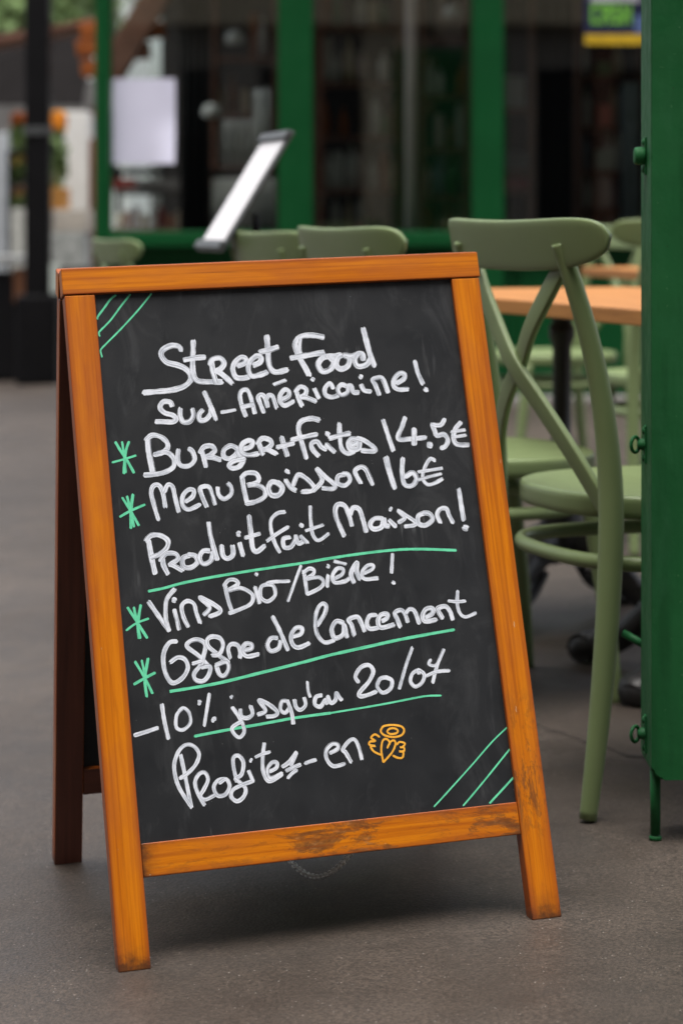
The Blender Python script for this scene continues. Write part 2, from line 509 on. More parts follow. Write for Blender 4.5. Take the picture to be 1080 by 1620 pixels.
# ---- chalk strokes: width (mm) and points (mm right, mm down from the board's top left corner)
STROKES = [
 ('street', 'w', [
  (7.49, '142.6,111.7 139.6,106.1 130.0,104.7 119.5,109.3 116.6,116.3 122.7,125.5 136.1,130.0 145.7,135.2 151.3,143.1 150.6,150.9 141.5,157.7 126.5,161.5 109.7,162.2 89.9,162.8'),
  (7.51, '159.2,99.4 156.6,120.5 154.9,140.5 158.2,150.6 169.3,153.4 191.4,154.6'),
  (7.48, '144.7,123.7 159.6,122.0 172.3,121.6'),
  (7.51, '180.3,127.1 180.5,139.8 183.2,155.8'),
  (7.5, '178.1,132.3 181.3,125.2 191.2,123.6 196.1,130.3 192.1,136.8 185.0,140.1 188.4,141.7 195.6,148.5 203.8,157.4'),
  (7.53, '213.1,135.2 221.9,132.1 224.2,126.6 218.4,124.6 209.6,131.0 206.2,140.1 209.5,149.7 218.3,151.4 226.5,150.2'),
  (7.54, '233.1,135.6 242.0,132.3 244.8,126.4 239.0,123.6 229.7,130.8 226.6,140.4 230.0,149.1 239.9,148.4 250.6,145.1'),
  (7.58, '255.0,97.8 254.5,115.0 254.1,132.1 256.1,141.8 262.7,146.0 277.4,143.6'),
  (7.56, '243.4,118.7 256.1,116.8 268.5,113.5'),
 ]),
 ('food', 'w', [
  (7.63, '330.0,103.7 315.0,100.4 300.1,101.4 291.5,109.3 292.0,120.1 296.4,132.2 301.6,143.6 305.0,152.3'),
  (4.86, '299.0,104.3 296.5,115.0 297.2,124.7'),
  (7.58, '283.3,128.9 296.9,127.0 314.5,125.0 327.8,123.5'),
  (7.62, '333.3,128.9 324.3,131.1 318.2,139.3 323.2,148.6 334.0,145.8 339.4,136.6 333.7,129.0 341.3,128.9 350.2,128.1'),
  (7.63, '351.7,128.6 345.7,131.3 342.0,140.6 347.4,146.5 357.0,143.1 360.3,133.8 353.8,128.7 362.0,130.5 369.2,128.7'),
  (7.64, '378.4,136.1 378.4,128.7 372.4,128.0 367.5,135.9 370.5,143.9 381.6,142.7 388.7,135.3'),
  (7.67, '383.3,94.4 386.0,113.1 388.6,128.4 392.2,144.8'),
 ]),
 ('sud', 'w', [
  (6.8, '124.6,182.3 122.2,176.8 113.9,175.9 109.1,182.7 114.3,189.7 124.4,193.6 127.7,198.8 123.6,201.9 114.5,201.3 101.7,200.4'),
  (6.8, '134.7,185.8 133.5,195.0 136.9,202.7 144.9,202.3 150.2,195.1 149.7,186.7'),
  (6.82, '163.0,188.8 157.8,194.3 157.9,201.9 165.1,201.9 172.0,195.2 174.0,188.1'),
  (6.84, '167.0,165.9 172.0,180.5 178.5,202.3'),
  (4.77, '186.1,193.5 195.0,192.7 204.9,191.2'),
 ]),
 ('americaine', 'w', [
  (6.37, '217.2,200.4 213.8,187.1 212.1,174.4 215.4,167.4 222.2,166.9 225.7,175.1 227.6,185.8 229.4,197.5'),
  (6.37, '212.9,188.3 228.6,185.9'),
  (6.39, '240.9,197.1 237.1,184.2 235.8,176.6 240.3,173.9 244.5,178.7 246.7,190.3'),
  (6.4, '245.6,180.9 249.6,175.2 254.1,176.8 256.0,183.6 257.9,192.2'),
  (6.41, '266.4,182.1 274.5,178.3 276.1,172.1 271.2,169.2 265.0,175.3 263.6,184.1 269.1,189.5 280.8,184.6'),
  (5.21, '257.4,162.1 273.8,157.0'),
  (6.43, '286.1,171.8 288.3,183.0 291.3,191.2'),
  (6.43, '284.2,172.9 291.4,166.5 298.8,169.9 297.2,176.7 290.8,180.1 297.6,180.9 310.3,186.8'),
  (6.44, '309.6,169.7 314.7,182.8'),
  (6.45, '308.0,157.2 310.4,159.1'),
  (6.46, '334.6,171.1 331.0,164.5 323.9,170.1 323.4,178.6 330.8,182.4 340.6,180.4'),
  (6.47, '352.7,169.5 346.0,167.0 340.5,173.1 344.1,180.2 353.1,177.3 354.9,169.2 358.8,169.5 360.9,177.7 367.9,178.1'),
  (6.48, '371.8,168.5 375.3,176.0 384.1,178.2'),
  (6.49, '371.8,157.3 374.2,159.1'),
  (6.49, '394.5,183.1 390.8,169.5 388.0,163.3 393.6,160.6 400.2,161.0 403.7,168.1 406.6,180.7'),
  (6.51, '419.0,169.4 429.4,164.3 431.5,158.0 425.0,156.3 417.1,163.4 415.2,172.2 421.2,177.3 434.0,177.5'),
  (6.54, '447.3,141.5 449.4,156.6 454.6,172.2'),
  (6.53, '456.3,178.7 459.1,180.8'),
 ]),
 ('bullet_star', 'g', [
  (3.6, '49.4,222.9 55.0,234.2 63.3,249.7 69.2,262.8'),
  (3.45, '66.5,223.0 61.6,234.2 58.5,249.4 56.5,262.9'),
  (2.82, '57.7,222.9 58.3,231.8 58.9,245.0'),
  (2.81, '43.3,248.0 58.2,245.0 73.8,241.1'),
  (3.12, '59.3,245.1 58.8,262.1'),
 ]),
 ('bullet_star.b', 'g', [
  (3.26, '52.0,292.3 60.5,308.5 69.7,328.3'),
  (3.89, '65.6,289.3 62.0,306.5 59.4,331.0'),
  (3.27, '58.0,291.0 60.7,306.4'),
  (3.25, '47.2,315.8 60.4,309.6 79.4,302.9'),
  (3.26, '61.7,315.1 63.5,329.4'),
 ]),
 ('burger', 'w', [
  (7.85, '90.5,221.0 89.9,238.2 93.2,266.0'),
  (6.75, '87.7,223.0 95.7,217.3 106.2,219.7 113.6,226.9 113.8,234.4 106.6,239.7 96.2,241.7'),
  (6.75, '100.6,239.8 112.8,239.7 120.1,248.1 119.1,258.2 108.4,264.1 94.9,266.3 81.7,266.3'),
  (6.76, '127.3,237.5 125.3,249.3 129.0,257.5 139.2,258.2 146.5,251.1 144.8,240.8 140.3,237.0'),
  (6.78, '156.8,241.6 159.0,251.5 160.3,261.3'),
  (6.78, '154.0,243.2 160.0,236.0 169.5,235.3 173.5,241.3 167.6,246.3 162.4,248.6 170.4,250.0 179.7,253.7'),
  (6.81, '201.9,240.9 194.2,236.8 185.1,241.6 184.3,250.0 192.1,252.7 201.3,246.6 203.2,240.9'),
  (6.81, '201.7,243.1 203.3,249.0 208.6,255.1 202.8,263.2 194.0,265.3 189.5,261.4 196.3,256.1 210.0,254.3'),
  (6.82, '210.8,241.9 219.7,239.8 222.6,233.2 216.0,231.5 208.2,236.8 207.3,245.7 215.0,249.7 228.3,248.8'),
  (6.83, '230.5,235.5 234.0,250.5'),
  (6.83, '227.6,237.1 235.2,230.0 244.5,232.3 246.2,238.3 239.3,243.2 234.6,244.3 241.0,244.7 251.7,250.7'),
 ]),
 ('plus', 'w', [
  (6.86, '260.7,230.0 263.1,242.5 265.5,254.3'),
  (6.84, '253.3,242.3 263.8,240.3 275.4,238.3'),
 ]),
 ('frites', 'w', [
  (6.74, '312.1,211.1 301.6,208.3 288.5,211.1 283.5,220.5 285.4,235.0 289.7,258.8'),
  (6.7, '273.3,233.8 288.7,231.6 306.7,229.1'),
  (6.71, '306.1,257.0 299.2,247.9 298.6,240.2 306.2,238.2 310.8,245.3 316.8,249.0'),
  (6.73, '317.5,242.8 327.6,253.6'),
  (6.74, '319.3,228.3 322.5,230.7'),
  (6.75, '337.7,217.0 336.3,233.4 337.0,249.1 344.1,256.1 353.3,253.7'),
  (6.73, '322.2,235.4 335.4,232.6 350.0,230.3'),
  (7.06, '348.7,246.2 357.0,243.4 358.0,238.6 351.2,237.7 346.5,243.7 348.6,251.0 358.6,250.7 361.5,243.2'),
  (6.76, '358.7,237.2 369.1,241.7 380.8,252.1 377.5,255.3 362.8,253.4'),
 ]),
 ('price_a', 'w', [
  (6.63, '395.9,215.6 399.8,234.9 404.8,256.5'),
  (6.65, '425.5,214.0 419.9,226.3 413.1,241.0 429.0,242.5 449.8,241.8'),
  (7.7, '435.6,229.7 433.1,250.5'),
  (8.91, '451.7,251.2 456.5,252.5'),
  (6.67, '460.5,224.9 462.9,233.8 465.2,240.3 474.9,239.5 479.0,247.1 475.0,254.6 468.6,257.2'),
  (6.66, '460.4,225.9 471.4,227.0 477.9,220.0'),
  (6.69, '500.2,224.8 491.5,233.1 486.9,245.1 490.9,253.7 507.0,255.2'),
  (4.48, '484.9,236.7 504.0,235.4'),
  (4.47, '485.5,244.0 504.1,242.3'),
 ]),
 ('menu', 'w', [
  (6.07, '94.7,323.1 90.7,304.1 88.5,288.7 92.4,280.2 99.0,280.2 103.0,289.7 104.5,307.7'),
  (6.09, '105.3,288.5 110.0,280.5 115.5,283.1 117.8,297.2 120.6,314.9'),
  (6.1, '130.1,302.9 140.0,297.0 142.0,289.2 135.0,288.3 127.7,295.7 126.6,307.1 133.6,312.8 147.9,307.7'),
  (6.11, '156.4,311.3 151.9,297.8 150.2,288.0 156.2,285.4 161.9,287.1 164.6,296.1 167.3,309.0'),
  (6.13, '172.6,287.3 173.0,296.6 179.1,302.8 188.1,297.7 189.4,289.4 185.5,283.4'),
 ]),
 ('boisson', 'w', [
  (6.48, '205.0,277.1 205.5,290.0 208.0,310.5'),
  (6.47, '203.6,278.4 210.4,272.6 222.1,273.4 225.9,280.3 221.8,285.8 211.2,287.7 222.4,288.1 231.3,294.0 231.3,302.8 220.3,308.7 206.6,310.4'),
  (7.53, '249.3,287.2 242.1,285.8 237.3,292.6 240.0,301.7 249.5,301.9 254.5,293.8 248.9,286.3'),
  (6.51, '259.7,284.1 265.0,293.4 272.2,298.7'),
  (6.51, '261.8,272.6 265.0,275.0'),
  (6.51, '268.6,291.8 276.7,279.0 286.4,284.4 295.0,295.0 292.5,300.1 279.3,300.6'),
  (6.52, '293.9,300.6 307.1,287.7 301.8,273.0 310.6,282.7 322.9,295.0 319.0,299.5 306.0,297.6'),
  (6.55, '337.6,282.6 328.6,284.3 327.1,292.9 335.6,296.3 343.1,290.6 341.5,282.8 334.3,281.4'),
  (6.56, '357.0,294.9 353.0,286.4 351.4,278.7 359.3,274.4 365.4,277.7 369.2,287.5 372.4,297.8'),
 ]),
 ('price_b', 'w', [
  (8.05, '393.9,264.1 396.6,283.1 401.0,304.5'),
  (6.77, '416.0,266.9 412.9,284.2 414.5,299.9 424.2,302.3 431.2,294.1 426.7,286.0 416.6,290.7'),
  (5.26, '458.6,272.6 452.4,269.8 444.7,279.0 439.4,293.1 444.3,302.2 454.4,301.4 465.7,296.4'),
  (4.44, '434.3,285.6 467.4,282.9'),
  (4.43, '433.0,295.6 464.9,290.0'),
 ]),
 ('produit', 'w', [
  (7.36, '79.8,347.6 81.6,367.2 84.5,388.5'),
  (6.51, '76.3,347.8 83.9,341.4 95.2,342.3 103.8,349.4 101.7,357.9 92.3,364.8 81.5,368.5'),
  (6.51, '95.3,370.4 95.8,379.0 100.5,390.6'),
  (6.5, '91.9,374.0 100.6,365.2 111.9,366.2 113.9,372.9 103.7,378.8 106.7,379.4 118.7,387.3'),
  (6.53, '129.2,369.5 120.6,372.3 120.5,382.2 129.6,384.2 138.5,378.0 135.7,370.2 127.5,368.5'),
  (6.55, '155.2,365.8 146.8,365.2 141.2,372.8 145.3,381.1 154.9,377.5 158.5,368.2'),
  (6.57, '156.8,330.4 158.1,351.2 163.3,377.7'),
  (6.56, '170.2,360.0 170.6,371.7 175.9,376.9 183.4,372.7 184.1,361.0'),
  (6.58, '193.1,358.6 196.1,375.0'),
  (7.84, '191.7,347.1 194.8,347.8'),
  (6.61, '208.7,326.0 208.9,346.2 209.1,365.9 214.4,371.1 224.5,364.4'),
  (5.49, '201.0,353.1 220.2,349.2'),
 ]),
 ('fait', 'w', [
  (5.37, '254.9,324.4 244.8,325.7 235.8,334.1 235.4,350.3 238.5,363.7 243.2,374.6'),
  (5.18, '228.2,359.0 239.8,352.0 256.9,343.5'),
  (5.83, '258.3,356.4 249.5,357.9 249.3,368.0 257.4,368.6 264.2,360.3 265.6,355.2 267.8,365.0 274.3,362.8'),
  (5.84, '271.4,355.5 279.6,365.0'),
  (5.85, '272.7,341.5 275.8,343.9'),
  (5.07, '288.2,319.4 286.7,339.6 287.5,355.0 293.9,362.8 307.9,355.3'),
  (4.74, '278.8,349.9 290.8,347.0 302.3,344.0'),
 ]),
 ('maison', 'w', [
  (6.5, '327.8,360.1 321.8,342.1 319.7,327.8 324.3,319.8 333.1,322.5 337.4,336.1 339.5,347.7'),
  (6.53, '338.7,333.9 343.5,325.6 350.7,327.6 354.2,339.7 357.1,357.0'),
  (6.55, '380.2,341.5 369.9,340.8 363.2,347.5 366.8,353.9 377.4,352.3 382.1,342.2 382.6,350.3 387.9,351.6'),
  (6.55, '388.8,344.1 396.2,352.7'),
  (6.56, '391.2,329.8 393.0,331.2'),
  (5.6, '400.2,348.2 409.3,342.7 401.5,333.0 412.5,340.5 422.9,349.4 420.5,353.0 408.0,353.5'),
  (6.58, '437.7,338.5 427.9,341.4 426.7,351.1 435.3,354.1 445.6,347.6 442.6,340.0 434.3,338.2'),
  (6.59, '455.6,352.2 452.8,341.9 457.7,335.1 465.8,335.1 468.3,343.0 472.5,353.4'),
  (6.63, '485.5,310.9 486.1,329.8 486.9,351.1'),
  (9.66, '486.1,360.6 490.0,361.9'),
 ]),
 ('underline', 'g', [
  (3.54, '74.4,409.1 95.8,406.5 119.0,402.2 162.3,397.4 222.9,392.7 270.7,389.7 313.2,385.8 374.7,382.5 418.9,383.2 472.1,388.7'),
 ]),
 ('vins', 'w', [
  (5.85, '73.3,421.4 83.1,437.9 95.6,458.9'),
  (5.84, '95.6,458.9 92.7,443.0 95.4,421.9 107.1,408.7'),
  (5.86, '104.2,433.7 108.2,458.3'),
  (7.72, '103.7,421.7 106.7,422.8'),
  (5.85, '119.8,456.3 114.5,442.6 113.9,429.8 121.4,424.8 128.9,428.9 131.0,439.7 134.6,452.4'),
  (5.87, '140.3,443.0 148.2,434.3 137.0,421.8 147.9,427.4 160.2,437.0 159.3,442.0 147.1,445.7'),
 ]),
 ('bio', 'w', [
  (5.6, '170.0,409.8 171.9,425.9 175.9,443.8'),
  (5.6, '168.6,409.7 175.0,403.3 183.4,403.9 186.0,409.3 174.3,415.7 189.0,414.3 202.8,423.2 200.4,433.8 186.0,439.9 171.5,443.5'),
  (5.62, '207.3,414.0 211.0,435.1'),
  (5.63, '209.4,397.7 211.9,399.6'),
  (5.0, '225.4,412.4 215.3,414.7 213.5,427.5 221.4,433.3 231.5,426.3 230.5,415.0 222.3,411.7 231.5,409.8 251.6,410.6'),
  (4.4, '268.4,392.7 246.7,435.3'),
 ]),
 ('biere', 'w', [
  (5.34, '271.1,398.5 272.2,428.3'),
  (5.34, '270.2,402.2 278.0,397.2 284.0,399.5 282.0,404.9 273.8,409.4 289.3,408.8 294.9,415.2 288.8,422.2 272.7,428.4'),
  (5.36, '301.6,406.9 299.1,421.2'),
  (5.36, '301.7,395.2 303.9,396.9'),
  (5.36, '308.8,412.1 319.5,407.8 321.7,401.0 314.0,399.9 307.3,408.1 309.2,416.8 321.9,416.4 328.6,412.7'),
  (4.42, '311.2,390.3 326.3,395.2'),
  (6.31, '333.8,419.2 331.3,406.9 340.5,394.4 338.8,404.6 342.0,415.7'),
  (5.38, '348.2,408.2 359.0,403.8 360.5,399.3 353.1,399.6 346.0,406.6 347.9,415.2 365.5,415.6'),
  (4.77, '387.9,386.7 383.7,410.9'),
  (5.39, '383.6,421.9 385.9,423.6'),
 ]),
 ('bullet_star.c', 'g', [
  (3.53, '47.1,426.4 57.5,445.6 67.9,465.1'),
  (3.84, '63.6,424.7 58.3,445.7 57.8,465.0'),
  (3.53, '54.9,427.1 57.1,445.6 59.4,464.8'),
  (2.75, '43.2,453.9 56.3,446.3 71.9,441.9'),
 ]),
 ('bullet_star.d', 'g', [
  (3.35, '50.7,491.8 61.3,513.3 68.7,531.7'),
  (2.9, '59.0,491.0 61.5,511.2'),
  (3.82, '66.9,489.2 60.9,513.2 61.2,534.5'),
  (3.65, '47.1,518.7 61.4,512.2 73.9,507.2'),
 ]),
 ('offre', 'w', [
  (5.84, '103.9,472.3 94.3,473.0 86.2,486.0 85.7,505.4 93.0,520.7 105.4,517.2 114.3,505.3 111.8,494.6 103.0,491.3 93.5,496.4'),
  (5.84, '142.0,506.9 128.3,490.9 115.9,479.3 121.3,473.0 132.2,473.0 138.5,480.0 135.1,492.4 130.7,502.6 121.5,512.3 122.9,520.0 131.9,522.1 139.5,515.2 141.7,505.6 131.2,506.0'),
  (5.83, '120.8,500.6 131.9,498.4'),
  (5.85, '164.8,502.6 152.3,491.7 141.9,481.5 141.3,473.8 147.8,470.1 157.6,473.1 160.3,481.8 154.4,491.9 145.6,492.4'),
  (5.84, '149.7,504.2 152.2,515.4 158.5,518.1 164.5,509.8 162.2,501.9 148.8,505.0'),
  (5.86, '167.5,497.7 166.0,486.5 170.9,481.0 178.6,483.4 181.2,492.1 179.3,498.7'),
  (5.87, '185.9,490.0 194.8,488.6 195.4,483.5 188.4,482.5 183.6,490.2 188.7,497.4 203.4,496.1'),
 ]),
 ('de', 'w', [
  (5.9, '229.6,478.7 221.2,478.0 215.6,485.5 219.1,493.7 229.2,491.1 232.4,482.0'),
  (5.92, '225.7,452.2 232.9,470.8 240.8,494.7'),
  (5.92, '248.1,478.5 258.9,476.2 261.0,469.5 253.5,468.4 246.3,477.4 247.6,488.0 254.5,492.3 268.5,488.5'),
 ]),
 ('lancement', 'w', [
  (5.47, '280.4,467.9 290.8,455.8 294.9,445.7 291.2,441.5 284.7,446.1 279.4,459.5 279.7,477.9 288.1,489.2 300.8,487.5'),
  (6.12, '314.6,467.9 305.8,464.7 298.9,474.0 301.6,484.8 312.6,481.2 314.9,469.8 317.4,485.3'),
  (6.12, '326.8,483.7 324.4,470.6 321.3,463.9 332.8,461.1 336.9,467.7 340.8,479.8'),
  (6.15, '357.6,461.3 349.3,461.5 344.5,469.5 347.5,477.1 359.2,476.5'),
  (6.15, '364.5,469.3 371.2,466.1 372.3,461.1 364.0,461.3 359.2,468.4 362.1,477.0 379.5,474.7'),
  (6.15, '386.9,478.1 384.2,468.1 382.2,460.5 390.4,457.7 395.1,463.2 397.3,473.4'),
  (6.17, '396.2,462.1 401.7,457.7 407.7,460.7 412.2,476.0'),
  (6.18, '420.9,469.3 430.3,465.4 431.6,459.1 423.4,459.2 417.9,466.2 419.9,473.9 434.7,473.4'),
  (6.19, '443.3,472.5 439.0,463.3 438.5,459.5 448.6,457.7 454.2,464.5 456.4,475.0'),
  (4.79, '467.3,440.1 464.8,456.0 467.0,467.9 474.0,472.9 487.5,469.1'),
  (4.3, '453.7,451.3 465.1,453.2 476.1,453.3'),
 ]),
 ('underline.b', 'g', [
  (3.81, '90.0,531.0 114.2,529.4 151.1,526.3 201.9,519.0 257.6,510.8 294.9,504.8 341.2,499.1 381.2,494.2 424.8,490.1 456.8,487.6'),
 ]),
 ('minus_ten', 'w', [
  (5.29, '42.4,578.5 57.0,575.6 71.6,572.4'),
  (5.32, '78.7,545.1 80.0,564.3 82.9,586.6'),
  (4.57, '102.8,552.4 95.6,559.9 93.9,573.7 101.8,577.5 111.2,570.1 111.1,558.4 104.4,551.8 98.4,555.5'),
  (7.26, '123.9,546.9 125.8,547.9'),
  (4.44, '137.9,538.0 133.2,555.6 128.0,575.4'),
  (8.4, '139.7,568.3 141.1,569.6'),
 ]),
 ('jusquau', 'w', [
  (5.36, '164.4,556.9 170.7,566.9 175.4,577.1 176.4,586.9 170.1,593.0 163.7,588.1 162.4,580.5 174.5,574.3'),
  (5.37, '174.5,559.4 174.7,568.2 181.7,571.0 188.7,566.6 187.2,557.0'),
  (5.37, '163.8,543.7 165.7,545.1'),
  (5.37, '194.7,568.3 205.3,564.6 198.1,551.4 209.0,556.7 219.1,566.7 216.1,571.5 205.4,571.7'),
  (5.4, '232.6,555.2 226.4,555.5 223.7,564.7 229.4,569.2 236.3,562.7'),
  (5.4, '233.2,554.4 237.1,569.1 238.0,583.5'),
  (5.41, '242.5,554.4 243.3,563.3 248.4,567.4 255.4,562.3 254.6,553.0'),
  (4.26, '260.8,534.8 260.7,545.9 262.6,553.3'),
  (5.43, '277.4,552.5 269.7,554.1 267.4,562.6 274.2,565.8 281.2,558.3 282.9,563.6'),
  (5.43, '284.4,554.0 287.9,562.8 294.1,559.5 295.9,551.2 298.9,556.6 302.0,560.7'),
 ]),
 ('date', 'w', [
  (5.46, '325.5,541.0 322.7,533.3 330.7,523.3 341.3,521.6 345.8,530.0 338.0,542.1 325.3,553.8 326.2,558.2 336.2,557.4 347.0,554.1'),
  (5.48, '363.4,538.4 353.7,539.3 348.6,548.4 354.9,556.5 365.4,552.3 368.3,542.7 361.1,538.2'),
  (4.41, '399.5,504.8 388.2,527.2 376.6,553.7'),
  (5.03, '405.2,532.6 396.0,536.5 392.1,545.9 397.7,552.6 407.0,548.3 410.9,538.9 403.9,532.5 404.1,538.1'),
  (4.73, '421.3,521.9 418.4,526.8 425.4,529.6 431.4,525.8'),
  (4.74, '440.3,510.5 429.4,528.7 420.5,550.4'),
  (4.72, '413.6,541.1 427.2,537.1 443.8,537.3'),
 ]),
 ('underline.c', 'g', [
  (3.5, '115.1,586.5 132.4,584.8 165.1,582.0 191.7,580.3 219.6,578.0 239.7,576.4 286.3,574.7'),
  (2.48, '286.3,574.7 328.6,572.1 359.0,569.9 400.5,566.0 415.3,565.6 429.3,566.7'),
 ]),
 ('profitez', 'w', [
  (5.15, '96.2,606.4 99.0,629.7 103.5,669.1'),
  (5.13, '102.5,666.7 90.7,644.2 87.1,626.6 88.3,613.3 95.5,600.5 105.2,595.3 114.1,599.2 118.4,608.5 112.9,619.9 102.0,629.2 92.8,633.7'),
  (5.13, '119.6,668.1 112.9,654.0 110.6,640.4 115.9,631.4 123.2,629.8 126.5,638.2 120.6,649.1 115.5,656.6 121.1,661.0 133.1,657.0'),
  (5.16, '147.6,639.9 139.1,640.4 133.0,647.5 136.2,657.9 145.9,657.8 152.1,648.4 148.4,640.0 140.0,643.7'),
  (5.17, '161.3,644.7 158.9,624.1 160.6,615.3 167.1,614.8 171.6,623.4 167.8,636.5 159.3,640.3'),
  (5.17, '159.3,640.3 170.7,652.2 168.5,662.0 159.7,667.2 152.8,661.2 155.6,653.6 166.5,649.1 181.9,645.6'),
  (5.18, '177.1,632.8 181.5,646.0'),
  (6.1, '180.3,620.9 181.9,621.9'),
  (5.21, '199.8,602.4 196.1,618.0 194.6,633.4 197.5,644.5 203.2,648.1 217.8,641.5'),
  (4.2, '186.7,618.4 196.4,615.3 205.2,613.8'),
  (5.19, '203.2,636.5 211.3,633.1 212.7,627.4 206.7,626.4 200.2,633.9 202.8,644.2 218.4,640.0'),
  (5.2, '218.6,632.8 227.9,627.9 238.3,617.2'),
  (5.22, '238.1,617.8 234.3,624.4 229.8,632.0'),
  (5.2, '223.3,637.6 232.2,634.7 241.8,632.2'),
  (5.21, '236.5,638.4 230.3,641.5 224.4,646.5'),
 ]),
 ('en', 'w', [
  (4.76, '247.7,631.3 254.7,629.6 262.0,628.3'),
  (5.24, '279.9,622.0 290.1,618.3 290.7,613.1 283.5,611.8 275.4,619.0 275.5,629.9 282.8,638.2 297.0,636.6'),
  (5.25, '305.3,635.8 299.7,623.7 296.6,619.3 304.7,611.0 312.4,609.3 316.9,619.5 319.0,633.6'),
 ]),
 ('winged_heart', 'o', [
  (2.64, '347.6,600.6 351.4,596.7 362.8,596.3 373.8,599.2 376.8,604.2 373.0,609.4 363.3,611.0 352.3,608.2 347.2,603.7 347.7,599.5'),
  (2.64, '355.3,602.6 358.9,600.4 364.6,600.5 368.7,603.4 366.5,606.6 359.3,607.0 355.5,604.5 355.8,601.8'),
  (2.63, '345.9,639.7 344.8,625.7 347.5,615.0 351.9,612.0 356.0,615.0 356.4,619.6'),
  (2.64, '352.8,623.1 358.2,616.0 362.8,615.2 363.5,620.3 357.7,629.5 345.9,639.7'),
  (2.64, '344.5,609.2 339.1,605.5 333.8,609.0 338.7,613.3 331.9,613.5 330.6,617.2 337.9,619.4 332.1,619.4 335.6,625.9 344.0,630.7'),
  (2.64, '365.3,620.5 369.3,617.5 375.8,619.8 372.6,623.7 368.5,623.8 373.9,624.7 373.4,628.9 367.0,628.7 372.3,630.1 371.1,635.9 366.1,636.6 358.8,633.0'),
 ]),
 ('corner_lines', 'g', [
  (2.71, '65.6,36.0 58.4,41.0 49.1,52.3 41.1,62.0 39.7,66.1'),
  (2.39, '84.1,35.8 71.2,50.1 56.1,68.0 41.5,81.6 40.3,83.8 41.0,88.1'),
  (2.24, '111.3,35.9 91.5,57.5 66.4,81.7 48.5,97.7 41.2,104.7 40.6,108.4 41.7,114.7'),
 ]),
 ('corner_lines.b', 'g', [
  (2.05, '512.1,611.7 489.0,628.1 461.2,651.7 430.5,676.9 413.6,690.7 403.5,698.7'),
  (2.2, '512.4,637.5 480.8,666.4 456.5,688.0 441.0,701.2'),
  (2.67, '512.3,672.4 496.7,685.0 475.3,701.9'),
 ]),
]

